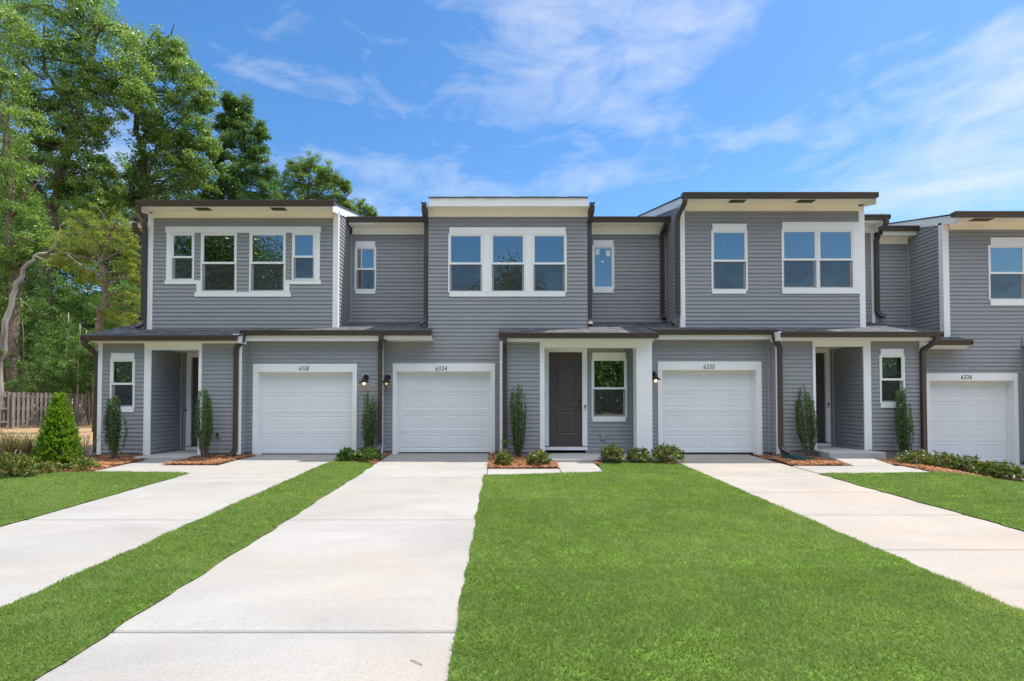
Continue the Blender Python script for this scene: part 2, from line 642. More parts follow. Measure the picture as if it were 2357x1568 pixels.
def eave(parent, x0, x1, Yf, Yw, ztop, zf, zfr, gx0=None, gx1=None, fx0=None, fx1=None, has_gutter=True, wx0=None, wx1=None):
    """gutter + fascia + soffit + frieze. Yf: fascia plane, Yw: wall plane"""
    if has_gutter:
        gutter(parent, x0 if gx0 is None else gx0, x1 if gx1 is None else gx1, Yf, ztop)
    a = x0 if fx0 is None else fx0; b = x1 if fx1 is None else fx1
    MB().box(a, b, Yf, Yf + 0.025, zf, ztop - 0.012).build('fascia', 'white_trim', parent)
    mb = MB()
    mb.box(a, b, Yf + 0.025, Yw - 0.001, zf + 0.008, zf + 0.028)
    n = int((b - a) / 0.20)
    for k in range(1, n):                       # vinyl soffit panel grooves
        xx = a + (b - a) * k / n
        mb.box(xx - 0.004, xx + 0.004, Yf + 0.03, Yw - 0.034, zf + 0.003, zf + 0.0079)
    mb.build('soffit', 'cream_soffit', parent)
    wa = x0 if wx0 is None else wx0; wb = x1 if wx1 is None else wx1
    if zfr < zf - 0.005:
        MB().box(wa, wb, Yw - 0.032, Yw - 0.002, zfr, zf + 0.006).build('frieze_board', 'cream_soffit', parent)


def downspout(parent, path, w=0.105, d=0.075, mat='bronze'):
    # fillet the corners a little so that the elbows read as bent metal
    pts = [Vector(p) for p in path]
    fin = [pts[0]]
    for i in range(1, len(pts) - 1):
        p, a, b = pts[i], pts[i - 1], pts[i + 1]
        r = min(0.11, (p - a).length * 0.45, (b - p).length * 0.45)
        A = p + (a - p).normalized() * r; B = p + (b - p).normalized() * r
        for t in (0, 0.25, 0.5, 0.75, 1.0):
            fin.append(A * (1 - t) ** 2 + p * 2 * t * (1 - t) + B * t * t)
    fin.append(pts[-1])
    mb = MB().sweep(fin, w, d, up=(1, 0, 0))
    o = mb.build('downspout', mat, parent)
    # mouth and straps
    e = pts[-1]; dr = (pts[-1] - pts[-2]).normalized()
    m2 = MB().sweep([e - dr * 0.005, e + dr * 0.012], w * 0.8, d * 0.8, up=(1, 0, 0))
    m2.build('outlet_mouth', 'rubber', o)
    return o


def window(parent, fx0, fx1, fz0, fz1, Y, double=True, screen=True, side=0.062, blind=None):
    """double-hung vinyl window: frame outer rectangle, wall plane Y"""
    mb = MB()
    yf, yb = Y - 0.030, Y + 0.055
    s, t, b = side, 0.058, 0.050
    mb.box(fx0, fx0 + s * 0.6, yf, yb, fz0, fz1); mb.box(fx1 - s * 0.6, fx1, yf, yb, fz0, fz1)
    mb.box(fx0 + s * 0.6, fx1 - s * 0.6, yf, yb, fz1 - t * 0.6, fz1); mb.box(fx0 + s * 0.6, fx1 - s * 0.6, yf, yb, fz0, fz0 + b * 0.6)
    w = mb.build('window', 'white_vinyl', parent)
    ix0, ix1 = fx0 + s * 0.6, fx1 - s * 0.6
    iz0, iz1 = fz0 + b * 0.6, fz1 - t * 0.6

    def sash(x0, x1, z0, z1, y, l, tt, bb):
        m = MB()
        m.box(x0, x0 + l, y, y + 0.03, z0, z1); m.box(x1 - l, x1, y, y + 0.03, z0, z1)
        m.box(x0 + l, x1 - l, y, y + 0.03, z1 - tt, z1); m.box(x0 + l, x1 - l, y, y + 0.03, z0, z0 + bb)
        m.build('sash', 'white_vinyl', w)
        MB().quad((x0 + l, y + 0.014, z0 + bb), (x1 - l, y + 0.014, z0 + bb), (x1 - l, y + 0.014, z1 - tt), (x0 + l, y + 0.014, z1 - tt)).build('pane', 'glass', w)

    if double:
        zm = (iz0 + iz1) / 2
        sash(ix0, ix1, zm - 0.032, iz1, Y - 0.016, s * 0.5, t * 0.5, 0.052)
        sash(ix0, ix1, iz0, zm + 0.02, Y + 0.018, s * 0.75, 0.045, b * 0.7)
        if screen:
            MB().quad((ix0, Y - 0.003, iz0), (ix1, Y - 0.003, iz0), (ix1, Y - 0.003, zm - 0.034), (ix0, Y - 0.003, zm - 0.034)).build('insect_screen', 'insect_screen', w)
    else:
        sash(ix0, ix1, iz0, iz1, Y - 0.010, s * 0.5, t * 0.5, b * 0.5)
    if blind:
        z0 = iz1 - (iz1 - iz0) * blind
        MB().box(ix0 + 0.02, ix1 - 0.02, Y + 0.10, Y + 0.12, z0, iz1).build('blind', 'blind', w)
    return w


TR = 0.034          # how far trim stands off the wall plane


def trim(parent, rects, Y, name='window_trim', mat='white_trim', proud=TR):
    for x0, x1, z0, z1 in rects:
        MB().box(x0, x1, Y - proud, Y + 0.005, z0, z1).build(name, mat, parent, bevel=0.004)


def panel_ring(mb, x0, x1, z0, z1, y, w=0.016, dep=0.010):
    """an embossed rectangle in a door skin at plane y (front face), open in the skin"""
    a = [(x0, y, z0), (x1, y, z0), (x1, y, z1), (x0, y, z1)]
    b = [(x0 + w, y + dep, z0 + w), (x1 - w, y + dep, z0 + w), (x1 - w, y + dep, z1 - w), (x0 + w, y + dep, z1 - w)]
    w2 = w * 2.0
    c = [(x0 + w2, y + 0.002, z0 + w2), (x1 - w2, y + 0.002, z0 + w2), (x1 - w2, y + 0.002, z1 - w2), (x0 + w2, y + 0.002, z1 - w2)]
    fs = []
    for r in (0, 4):
        for i in range(4):
            fs.append((r + i, r + (i + 1) % 4, r + 4 + (i + 1) % 4, r + 4 + i))
    fs.append((8, 9, 10, 11))
    mb.add(a + b + c, fs)


def skin(mb, x0, x1, z0, z1, y, holes):
    """flat door skin with rectangular holes on a grid"""
    xs = sorted(set([x0, x1] + [h[0] for h in holes] + [h[1] for h in holes]))
    zs = sorted(set([z0, z1] + [h[2] for h in holes] + [h[3] for h in holes]))
    for a, b in zip(xs[:-1], xs[1:]):
        for c, d in zip(zs[:-1], zs[1:]):
            mx, mz = (a + b) / 2, (c + d) / 2
            if any(h[0] < mx < h[1] and h[2] < mz < h[3] for h in holes): continue
            mb.quad((a, y, c), (b, y, c), (b, y, d), (a, y, d))


def garage(parent, cas, opening, Y, zb, depth=0.20, number=None, npx=None):
    """cas: casing outer rect, opening: clear rect at the wall plane"""
    cx0, cx1, cz0, cz1 = cas
    ox0, ox1, oz0, oz1 = opening
    mb = MB()
    mb.box(cx0, ox0, Y - TR, Y + depth, zb - 0.02, oz1); mb.box(ox1, cx1, Y - TR, Y + depth, zb - 0.02, oz1)
    mb.box(cx0, cx1, Y - TR, Y + depth, oz1, cz1)
    c = mb.build('garage_door_casing', 'white_trim', parent, bevel=0.004)
    MB().box(cx0 - 0.035, cx1 + 0.035, Y - 0.020, Y + 0.02, cz1 + 0.001, cz1 + 0.022).build('drip_cap', 'grey_trim', c)
    g = MB()
    # grey flashing at the sides
    yd = Y + depth - 0.03
    n = 4
    h = (oz1 - zb - 0.03) / n
    for i in range(n):
        a, b = zb + 0.03 + i * h + 0.0025, zb + 0.03 + (i + 1) * h - 0.0025
        xm = (ox0 + ox1) / 2
        ml = 0.10
        hs = [(ox0 + ml, xm - 0.055, a + 0.085, b - 0.085), (xm + 0.055, ox1 - ml, a + 0.085, b - 0.085)]
        skin(g, ox0, ox1, a, b, yd, hs)
        for q in hs: panel_ring(g, *q, yd, 0.018, 0.008)
        g.quad((ox0, yd, a), (ox0, yd + 0.02, a - 0.004), (ox1, yd + 0.02, a - 0.004), (ox1, yd, a))
        g.quad((ox0, yd, b), (ox1, yd, b), (ox1, yd + 0.02, b + 0.004), (ox0, yd + 0.02, b + 0.004))
    g.quad((ox0, yd + 0.02, zb), (ox1, yd + 0.02, zb), (ox1, yd + 0.02, oz1), (ox0, yd + 0.02, oz1))
    d = g.build('garage_door', 'garage_white', parent)
    MB().box(ox0 + 0.005, ox1 - 0.005, yd + 0.001, yd + 0.019, zb + 0.001, zb + 0.031).build('bottom_seal', 'rubber', d)
    # stop moulding
    st = MB()
    st.box(ox0 - 0.001, ox0 + 0.022, yd - 0.03, yd - 0.002, zb, oz1 - 0.022); st.box(ox1 - 0.022, ox1 + 0.001, yd - 0.03, yd - 0.002, zb, oz1 - 0.022)
    st.box(ox0, ox1, yd - 0.03, yd - 0.002, oz1 - 0.022, oz1 + 0.001)
    st.build('door_stop', 'white_vinyl', d)
    if number:
        house_number(parent, number, npx, Y - TR)


def house_number(parent, txt, box, Y):
    x0, x1, z0, z1 = box
    cu = bpy.data.curves.new('house_number', 'FONT')
    cu.body = txt
    cu.size = 1.0
    cu.shear = 0.18
    cu.extrude = 0.0
    cu.offset = 0.0
    cu.space_character = 1.18
    to = bpy.data.objects.new('tmp_text', cu)
    COL.objects.link(to)
    dg = bpy.context.evaluated_depsgraph_get()
    me = bpy.data.meshes.new_from_object(to.evaluated_get(dg))
    bpy.data.objects.remove(to)
    bpy.data.curves.remove(cu)
    co = np.empty(len(me.vertices) * 3, np.float32)
    me.vertices.foreach_get('co', co)
    co = co.reshape(-1, 3)
    mn, mx = co.min(0), co.max(0)
    X = x0 + (co[:, 0] - mn[0]) / (mx[0] - mn[0]) * (x1 - x0)
    Z = z0 + (co[:, 1] - mn[1]) / (mx[1] - mn[1]) * (z1 - z0)
    # give the numerals a thickness of 6 mm
    f0 = [tuple(p.vertices) for p in me.polygons]
    n = len(X)
    mb = MB()
    vs = [(X[i], Y - 0.006, Z[i]) for i in range(n)] + [(X[i], Y - 0.001, Z[i]) for i in range(n)]
    edges = {}
    for p in f0:
        for a, b in zip(p, p[1:] + p[:1]):
            edges[(a, b)] = True
    fs = list(f0)
    for (a, b) in edges:
        if (b, a) not in edges: fs.append((a, b, b + n, a + n))
    mb.add(vs, fs)
    bpy.data.meshes.remove(me)
    return mb.build('house_number', 'number_black', parent)


def front_door(parent, x0, x1, z0, z1, Y, cas_w=0.12, panels=None, handle='R', sill=0.10, lock='black_metal', head=None):
    """door leaf x0..x1,z0..z1 set 5 cm behind wall plane Y"""
    yd = Y + 0.03
    hs = panels or []
    g = MB()
    skin(g, x0, x1, z0, z1, yd, hs)
    for q in hs: panel_ring(g, *q, yd, 0.022, 0.014)
    g.quad((x0, yd + 0.03, z0), (x1, yd + 0.03, z0), (x1, yd + 0.03, z1), (x0, yd + 0.03, z1))
    d = g.build('front_door', 'door_paint', parent)
    hd = head or cas_w
    c = MB()
    c.box(x0 - cas_w, x0, Y - TR, Y + 0.07, z0, z1 + hd); c.box(x1, x1 + cas_w, Y - TR, Y + 0.07, z0, z1 + hd)
    c.box(x0, x1, Y - TR, Y + 0.07, z1, z1 + hd)
    c.build('door_casing', 'white_trim', parent, bevel=0.004)
    sl = MB().box(x0 - cas_w, x1 + cas_w, Y - TR - 0.01, Y + 0.06, z0 - sill, z0 - 0.022)
    sl.build('door_sill', 'white_trim', parent)
    MB().box(x0 - 0.01, x1 + 0.01, Y - TR - 0.002, Y + 0.07, z0 - 0.021, z0 - 0.001).build('threshold', 'nickel', parent)
    hx = x1 - 0.06 if handle == 'R' else x0 + 0.06
    m = MB().lathe([(0.001, -0.028), (0.024, -0.028), (0.028, -0.006), (0.032, 0.0)], (hx, yd, z0 + 1.16), 'y', 14)
    m.build('deadbolt', lock, d)
    m = MB().lathe([(0.001, -0.014), (0.028, -0.012), (0.032, 0.0)], (hx, yd, z0 + 1.02), 'y', 14)
    sx = -1 if handle == 'R' else 1
    m.sweep([(hx, yd - 0.012, z0 + 1.02), (hx, yd - 0.05, z0 + 1.02)], 0.02, 0.02, n=8)
    m.sweep([(hx, yd - 0.048, z0 + 1.02), (hx + sx * 0.04, yd - 0.052, z0 + 1.02), (hx + sx * 0.115, yd - 0.048, z0 + 1.015)], 0.018, 0.022, up=(0, 0, 1), n=8)
    m.build('handle', lock, d)
    return d


def doorbell(parent, x, z, Y):
    o = MB().box(x - 0.022, x + 0.022, Y - 0.022, Y, z - 0.062, z + 0.062).build('doorbell', 'grey_plastic', parent, bevel=0.004)
    MB().box(x - 0.018, x + 0.018, Y - 0.025, Y - 0.022, z + 0.002, z + 0.056).build('camera_plate', 'rubber', o)
    MB().lathe([(0.001, -0.028), (0.012, -0.027), (0.014, -0.022)], (x, Y, z - 0.03), 'y', 12).build('button', 'white_vinyl', o)


def outlet(parent, x0, x1, z0, z1, Y, mat='grey_plastic'):
    o = MB().box(x0, x1, Y - 0.03, Y + 0.0, z0, z1).build('outdoor_outlet', 'grey_trim', parent, bevel=0.004)
    a = 0.22
    w = x1 - x0; h = z1 - z0
    MB().box(x0 + w * a, x1 - w * a, Y - 0.065, Y - 0.031, z0 + h * 0.18, z1 - h * 0.14).build('outlet_cover', mat, o, bevel=0.008)


def wall_lamp(parent, px, py, Y, block=None, lit=True):
    x, z = PX(px, py, Y), PZ(py, Y)
    y = Y - 0.035
    base = MB()
    if block:
        bx0, bx1, bz0, bz1 = block
        base.box(bx0, bx1, Y - 0.035, Y + 0.0, bz0, bz1)
        bo = base.build('mounting_block', 'grey_trim', parent, bevel=0.004)
    l = MB().lathe([(0.001, -0.045), (0.05, -0.042), (0.072, -0.02), (0.076, 0.0)], (x, y, z), 'y', 24)
    l.sweep([(x, y - 0.03, z), (x, y - 0.09, z + 0.03), (x, y - 0.16, z + 0.015), (x, y - 0.175, z - 0.035)], 0.026, 0.026, n=10)
    lo = l.build('wall_lamp', 'black_metal', parent, smooth_=False)
    c = (x, y - 0.175, z - 0.14)
    MB().lathe([(0.130, 0.0), (0.118, 0.016), (0.07, 0.058), (0.045, 0.085), (0.036, 0.12), (0.03, 0.122), (0.03, 0.112), (0.04, 0.08), (0.066, 0.05), (0.112, 0.01), (0.126, -0.002)], c, 'z', 28).build('lamp_shade', 'black_metal', lo)
    MB().lathe([(0.004, -0.055), (0.018, -0.047), (0.026, -0.028), (0.024, -0.008), (0.014, 0.02), (0.012, 0.06)], c, 'z', 14).build('bulb', 'bulb_lit' if lit else 'bulb_dim', lo, smooth_=True)


def vent(parent, px0, px1, py0, py1, Yf, Yw, zs):
    xm0, xm1 = PX(px0, py0, Yf + 0.18), PX(px1, py0, Yf + 0.18)
    y0, y1 = Yf + 0.16, Yf + 0.36
    mb = MB().box(xm0, xm1, y0, y1, zs - 0.010, zs + 0.001)
    o = mb.build('soffit_vent', 'vent_brown', parent)
    m = MB()
    n = 5
    for i in range(n):
        a = xm0 + 0.03 + (xm1 - xm0 - 0.06) * i / n
        m.box(a, a + 0.055, y0 + 0.025, y1 - 0.025, zs - 0.014, zs - 0.010)
    m.build('louvre', 'black_metal', o)


def foundation(mb, x0, x1, Y, zt, depth=0.5):
    mb.sub.append(MB().box(x0, x1, Y + 0.012, Y + depth, min(gz(x0, Y), gz(x1, Y)) - 0.25, zt))


def roof_slab(parent, x0, x1, y0, z0, y1, z1, th=0.03, name='porch_roof'):
    m = MB().extrude_x([(y0, z0), (y1, z1), (y1, z1 - th), (y0, z0 - th)], x0, x1)
    return m.build(name, 'shingle', parent)


def shell(parent, x0, x1, zbase, zeave, ybox, xb0, xb1, zbox):
    """unseen back, floors and partitions so that the rooms are closed and dark"""
    m = MB()
    m.box(x0 + 0.06, x1 - 0.06, 17.6, 17.7, zbase, zbase + 2.75)
    m.box(x0 + 0.06, x1 - 0.06, 17.2, 17.3, zbase + 3.06, zeave)
    m.box(x0 + 0.002, x0 + 0.06, YR + 0.25, 23.9, zbase, zeave)
    m.box(x1 - 0.06, x1 - 0.002, YR + 0.25, 23.9, zbase, zeave)
    m.box(xb0 + 0.02, xb1 - 0.02, ybox + 0.12, 17.18, zeave - 0.42, zeave - 0.40)
    m.build('interior_wall', 'drywall', parent)
    MB().box(x0 + 0.062, x1 - 0.062, YC + 0.3, 23.9, zbase + 2.76, zbase + 3.02).build('upper_floor', 'interior_floor', parent)


RS = 0.30                      # slope of the low shingle roofs


def low(y0, z0):
    return lambda y: z0 + (3.567 - z0) * (y - y0) / (YR + 0.1 - y0)


# ------------------------------------------------------------------ the four townhouses
def box_roof(parent, x0, x1, Yf, ztop, slope, yend, over=0.03):
    """shed roof over an upper box, rising to the back, with white rake boards"""
    zt = ztop + 0.015
    MB().extrude_x([(Yf - 0.02, zt - 0.03), (Yf - 0.02, zt), (yend, zt + slope * (yend - Yf)), (yend, zt - 0.03 + slope * (yend - Yf))], x0 - over - 0.02, x1 + over + 0.02).build('upper_roof', 'shingle', parent)
    for xa, xb in ((x0 - over, x0 - 0.002), (x1 + 0.002, x1 + over)):
        r = 0.21
        MB().extrude_x([(Yf, zt - 0.032), (yend, zt - 0.032 + slope * (yend - Yf)), (yend, zt - 0.032 - r + slope * (yend - Yf)), (Yf, zt - 0.032 - r)], xa, xb).build('rake_board', 'white_trim', parent)


def main_roof(parent, x0, x1, y0, z0, slope=0.22, yr=19.5, yend=25.0):
    zr = z0 + slope * (yr - y0)
    MB().extrude_x([(y0, z0), (yr, zr), (yend, zr - slope * (yend - yr)), (yend, zr - 0.05 - slope * (yend - yr)), (yr, zr - 0.05), (y0, z0 - 0.05)], x0, x1).build('main_roof', 'shingle', parent)


def back_walls(mb, x0, x1, zb, zt, y1=24.0, left=False, right=False):
    siding(mb, x0, x1, zb, zt, lambda u, o, z: (u, y1 + o, z))
    if left: siding(mb, YR, y1, zb, zt, sideL(x0))
    if right: siding(mb, YR, y1, zb, zt, sideR(x1))


# ---- shared key lines
XA_L = -9.83                   # left end wall of the row
X1 = -2.955                    # end of the first unit's garage wall
XC2 = 0.03                     # entry wall corner of the second unit
X3 = 3.74                      # end of the white column
XA_R = 10.40                   # right end of third unit's porch block
ZS = 0.085                     # bottom of the siding above the foundation


def house_a():
    h = thing('townhouse', (-6.4, 13.4, 0), 'grey townhouse numbered 6338 at the left end, with stepped white window trim upstairs', 'townhouse', 'townhouses in the row')
    # ---------- window rectangles (upper box)
    fr = [R(394, 537, 448, 646, YC), R(463.3, 537, 545.6, 673, YC), R(575, 536.5, 658, 673, YC), R(673, 536, 726.5, 645, YC)]
    opens = [(a + 0.02, b - 0.02, c + 0.02, d - 0.02) for a, b, c, d in fr]
    bx0, bx1 = PX(343.8, 620, YC), PX(776.4, 620, YC)
    rw = R(817, 569, 866.2, 669, YR)
    w = MB()
    zbt = PZ(502.5, YC)                       # under the frieze
    siding(w, bx0 + 0.01, bx1 - 0.01, 3.10, zbt, front(YC), opens, zb=3.235)
    slope = 0.24
    zt0 = PZ(472, 12.9)

    def topR(z):
        y = YC if z < zt0 + 0.05 else YC + (z - zt0 - 0.05) / slope
        return (y, 19.0)
    siding(w, YC, 18.0, 3.10, zt0 + 1.2, sideR(bx1), top=topR, zb=3.235)
    siding(w, YC, 18.0, 3.10, zt0 + 1.2, sideL(bx0), top=topR, zb=3.235)
    xr1 = -1.80
    siding(w, bx1, xr1, 3.2, PZ(540.5, YR), front(YR), [(rw[0] + .02, rw[1] - .02, rw[2] + .02, rw[3] - .02)], zb=3.26)
    siding(w, XA_L + 0.02, bx0, 0.1, PZ(540.5, YR), front(YR), zb=3.26)
    back_walls(w, XA_L, X1, 0.1, 6.1, left=True)
    w.build('upper_wall', 'siding', h)
    # ---------- lower walls
    lw = MB()
    lz1 = PZ(788.5, YA)
    pw = R(254.9, 826.8, 311.3, 939, YA)
    pl, pr = PX(345.6, 920, YA), PX(457.5, 920, YA)            # porch opening
    xA1 = PX(553.6, 920, YA)
    siding(lw, XA_L, pl - 0.05, ZS, lz1 + 0.05, front(YA), [(pw[0] + .02, pw[1] - .02, pw[2] + .02, pw[3] - .02)])
    siding(lw, pr + 0.04, xA1, ZS, lz1 + 0.05, front(YA))
    YD = 14.05
    siding(lw, YA, YD, 0.05, 2.75, sideR(pl), zb=ZS)           # porch side walls
    siding(lw, YA, YD, 0.05, 2.75, sideL(pr + 0.05), zb=ZS)
    dr = R(441, 822.8, 513, 1027, YD)
    siding(lw, pl, pr + 0.05, 0.05, 2.75, front(YD), [(dr[0] - .08, dr[1] + .08, -1, dr[3] + .08)], zb=ZS)
    siding(lw, YA, YB, ZS, lz1 + 0.15, sideR(xA1))
    siding(lw, YA, YR, ZS, 3.0, sideL(XA_L))
    gcas = R(582.6, 838, 821.8, 1049, YB)
    gop = (PX(593.6, 940, YB), PX(812, 940, YB), 0.0, PZ(856.6, YB))
    siding(lw, xA1, X1, ZS, PZ(783, YB), front(YB), [(gcas[0] + .02, gcas[1] - .02, -1, gcas[3] - .02)])
    siding(lw, YB, YC, ZS, 2.9, sideR(X1))
    lw.build('lower_wall', 'siding', h)
    f = MB()
    foundation(f, XA_L + 0.01, pl - 0.02, YA, ZS + 0.02); foundation(f, pr + 0.02, xA1 - 0.01, YA, ZS + 0.02, 0.3)
    foundation(f, xA1 - 0.005, gcas[0] + 0.01, YB, ZS + 0.02); foundation(f, gcas[1] - 0.01, X1 - 0.01, YB, ZS + 0.02)
    [m.build('foundation', 'foundation', h) for m in f.sub]
    shell(h, XA_L, X1, 0.0, 6.15, YC, bx0, bx1, 6.3)
    # ---------- windows
    for k, q in enumerate(fr):
        window(h, *q, YC, screen=True)
    xh0, xh1 = PX(382.3, 530, YC), PX(739.4, 530, YC)
    zh0, zh1 = PZ(536.6, YC), PZ(522.3, YC)
    e = 0.002
    zs_s0, zs_s1 = PZ(655, YC), PZ(646.2, YC)
    zb0, zb1 = PZ(683.6, YC), PZ(673.2, YC)
    trim(h, [(xh0, xh1, zh0, zh1),
             (PX(384.3, 600, YC), fr[0][0] - e, zs_s1, zh0 - e), (fr[3][1] + e, PX(736.8, 600, YC), zs_s1, zh0 - e),
             (PX(380.6, 650, YC), fr[1][0] - e, zs_s0, zs_s1 - e), (fr[2][1] + e, PX(739.4, 650, YC), zs_s0, zs_s1 - e),
             (PX(453.6, 665, YC), fr[1][0] - e, zb1, zs_s0 - e), (fr[2][1] + e, PX(666.8, 665, YC), zb1, zs_s0 - e),
             (PX(449.6, 678, YC), PX(669.8, 678, YC), zb0, zb1 - e)], YC)
    window(h, *rw, YR)
    hd = R(818.8, 556.4, 864.2, 569, YR); sl = R(818.8, 669, 864.2, 677, YR)
    trim(h, [(hd[0], hd[1], rw[3] + e, hd[3]), (sl[0], sl[1], sl[2], rw[2] - e)], YR)
    window(h, *pw, YA, blind=0.72)
    hd = R(257.5, 813, 310, 826.8, YA); sl = R(257, 939, 309, 949.2, YA)
    trim(h, [(hd[0], hd[1], pw[3] + e, hd[3]), (sl[0], sl[1], sl[2], pw[2] - e)], YA)
    # ---------- corner boards and posts
    trim(h, [(bx0 - 0.028, PX(353, 620, YC), 3.1, zbt + 0.12), (PX(766.7, 620, YC), bx1 + 0.03, 3.1, zbt + 0.12)], YC, 'corner_board', proud=0.028)
    MB().box(bx1 + 0.002, bx1 + 0.03, YC + 0.006, YC + 0.075, 3.1, zt0 + 0.02).build('corner_board', 'white_trim', h)
    MB().box(bx0 - 0.03, bx0 - 0.002, YC + 0.006, YC + 0.075, 3.1, zt0 + 0.02).build('corner_board', 'white_trim', h)
    MB().box(bx1 + 0.016, bx1 + 0.07, YR - 0.055, YR - 0.002, 3.3, PZ(540.5, YR)).build('corner_post', 'grey_trim', h)
    trim(h, [(XA_L - 0.024, PX(235.5, 920, YA), 0.04, lz1 + 0.01), (PX(546, 920, YA), xA1 + 0.024, 0.04, lz1 + 0.01)], YA, 'corner_board', proud=0.028)
    MB().box(xA1 + 0.016, PX(569, 920, YB), YB - 0.05, YB - 0.018, ZS - 0.02, PZ(786, YB)).build('corner_post', 'grey_trim', h)
    trim(h, [(PX(878, 920, YB), X1 + 0.024, 0.04, PZ(786, YB))], YB, 'corner_board', proud=0.028)
    trim(h, [(PX(332.4, 920, YA), pl + 0.026, 0.02, lz1 + 0.01), (pr - 0.0, PX(464.6, 920, YA), 0.02, lz1 + 0.01)], YA, 'porch_post', proud=0.03)
    zb_ = PZ(806, YA)
    MB().box(pl + 0.027, pr - 0.001, YA - 0.026, YA + 0.12, zb_, lz1 + 0.01).build('porch_beam', 'white_trim', h)
    MB().box(pl, pr + 0.05, YA + 0.121, YD - 0.001, zb_ + 0.06, zb_ + 0.08).build('porch_ceiling', 'cream_soffit', h)
    MB().box(pl + 0.018, pl + 0.075, YD - 0.06, YD - 0.02, 0.05, 2.7).build('corner_post', 'grey_trim', h)
    # ---------- porch slab, door
    zsl = 0.041
    MB().box(pl - 0.02, pr + 0.06, 12.28, YD + 0.1, -0.35, zsl).build('porch_slab', 'porch_concrete', h, bevel=0.012)
    front_door(h, *dr, YD, cas_w=0.125, sill=0.10, lock='nickel', handle='L',
               panels=[(dr[0] + .13, dr[1] - .13, dr[2] + 0.25, dr[2] + 0.95), (dr[0] + .13, dr[1] - .13, dr[2] + 1.12, dr[3] - 0.16)])
    doorbell(h, PX(430, 945, YD), PZ(947, YD), YD - TR)
    o = R(497.6, 993, 509.5, 1008.7, YA); outlet(h, *o, YA - 0.014, 'vent_brown')
    garage(h, gcas, gop, YB, -0.01, number='6338', npx=R(689.5, 843.3, 712, 853.2, YB))
    wall_lamp(h, 843, 869, YB, R(832, 856.6, 851, 885.2, YB), True)
    # ---------- eaves
    zg = PZ(771.8, 12.42)
    eave(h, PX(184.4, 777, 12.42), PX(541, 777, 12.42), 12.55, YA, zg, PZ(788.6, 12.55), lz1 - 0.03, fx0=PX(208, 786, 12.55), fx1=PX(536, 786, 12.55), wx0=XA_L, wx1=xA1)
    MB().box(PX(536, 786, 12.55) + 0.001, PX(549, 786, 12.55), 12.55, 12.95, PZ(788.6, 12.55), PZ(769, 12.55)).build('fascia_return', 'white_trim', h)
    zgB = PZ(759.9, 12.75)
    eave(h, PX(552, 766, 12.75), PX(872, 766, 12.75), 12.88, YB, zgB, PZ(784, 12.88), PZ(786.2, YB), wx0=xA1 + 0.02, wx1=X1)
    zgC = PZ(459.8, 12.77)
    eave(h, PX(310, 466, 12.77), PX(768, 466, 12.77), 12.90, YC, zgC, PZ(473.0, 12.9), zbt, fx0=bx0, fx1=bx1, wx0=PX(353, 495, YC), wx1=PX(766.7, 495, YC))
    vent(h, 446, 480, 482, 482, 12.9, YC, PZ(473.0, 12.9) + 0.008)
    vent(h, 622, 655, 482, 482, 12.9, YC, PZ(473.0, 12.9) + 0.008)
    zgR = PZ(498.2, 14.08)
    eave(h, bx1 + 0.05, PX(974, 504, 14.08), 14.21, YR, zgR, PZ(517, 14.21), PZ(540.6, YR), fx1=PX(976, 504, 14.2), wx0=bx1 + 0.07, wx1=-1.83, gx0=PX(794, 504, 14.08))
    eave(h, PX(302.5, 509, 14.0), bx0 - 0.03, 14.21, YR, zgR, PZ(517, 14.21), PZ(540.6, YR), fx0=XA_L - 0.25, wx0=XA_L)
    # ---------- roofs
    roof_slab(h, PX(188, 772, 12.5), xA1 + 0.1, 12.50, zg + 0.012, YR + 0.1, 3.567)
    roof_slab(h, xA1 + 0.1, PX(873, 760, 12.75) + 0.02, 12.84, zgB + 0.006, YR + 0.1, 3.567)
    box_roof(h, bx0, bx1, 12.92, zgC - 0.02, slope, 19.5)
    main_roof(h, XA_L - 0.3, X1, 14.15, zgR - 0.03)
    # ---------- downspouts
    yw = YC + 0.20
    xs = bx0 - 0.09
    downspout(h, [(PX(316, 470, 12.8), 12.84, PZ(474, 12.8)), (PX(317, 480, 12.85), 12.86, PZ(486, 12.85)), (xs, 13.30, PZ(512, 13.3)), (xs, 13.34, PZ(524, 13.3)), (xs, 13.34, PZ(744, 13.34)), (xs - 0.10, 13.22, PZ(753, 13.2))])
    xs2 = PX(335.5, 620, YR - 0.06)
    downspout(h, [(PX(308, 515, 14.1), 14.12, PZ(513, 14.1)), (PX(309, 530, 14.1), 14.14, PZ(527, 14.1)), (xs2, YR - 0.06, PZ(552, YR)), (xs2, YR - 0.06, PZ(565, YR)), (xs2, YR - 0.06, PZ(728, YR)), (xs2 - 0.05, YR - 0.2, PZ(737, YR))])
    xl = XA_L - 0.075
    downspout(h, [(PX(191, 778, 12.45), 12.48, zg - 0.12), (PX(192, 790, 12.45), 12.5, zg - 0.21), (xl, YA + 0.02, PZ(817, YA)), (xl, YA + 0.02, PZ(828, YA)), (xl, YA + 0.02, 0.05), (xl - 0.03, YA - 0.10, -0.03)])
    xd = PX(543, 920, YA - 0.055)
    downspout(h, [(PX(556.5, 772, 12.78), 12.80, zgB - 0.11), (PX(556, 780, 12.7), 12.78, zgB - 0.22), (xd, YA - 0.055, PZ(803, YA)), (xd, YA - 0.055, PZ(812, YA)), (xd, YA - 0.055, PZ(1038, YA)), (xd - 0.13, YA - 0.10, PZ(1050, YA))])
    xd = PX(875.3, 920, YB - 0.055)
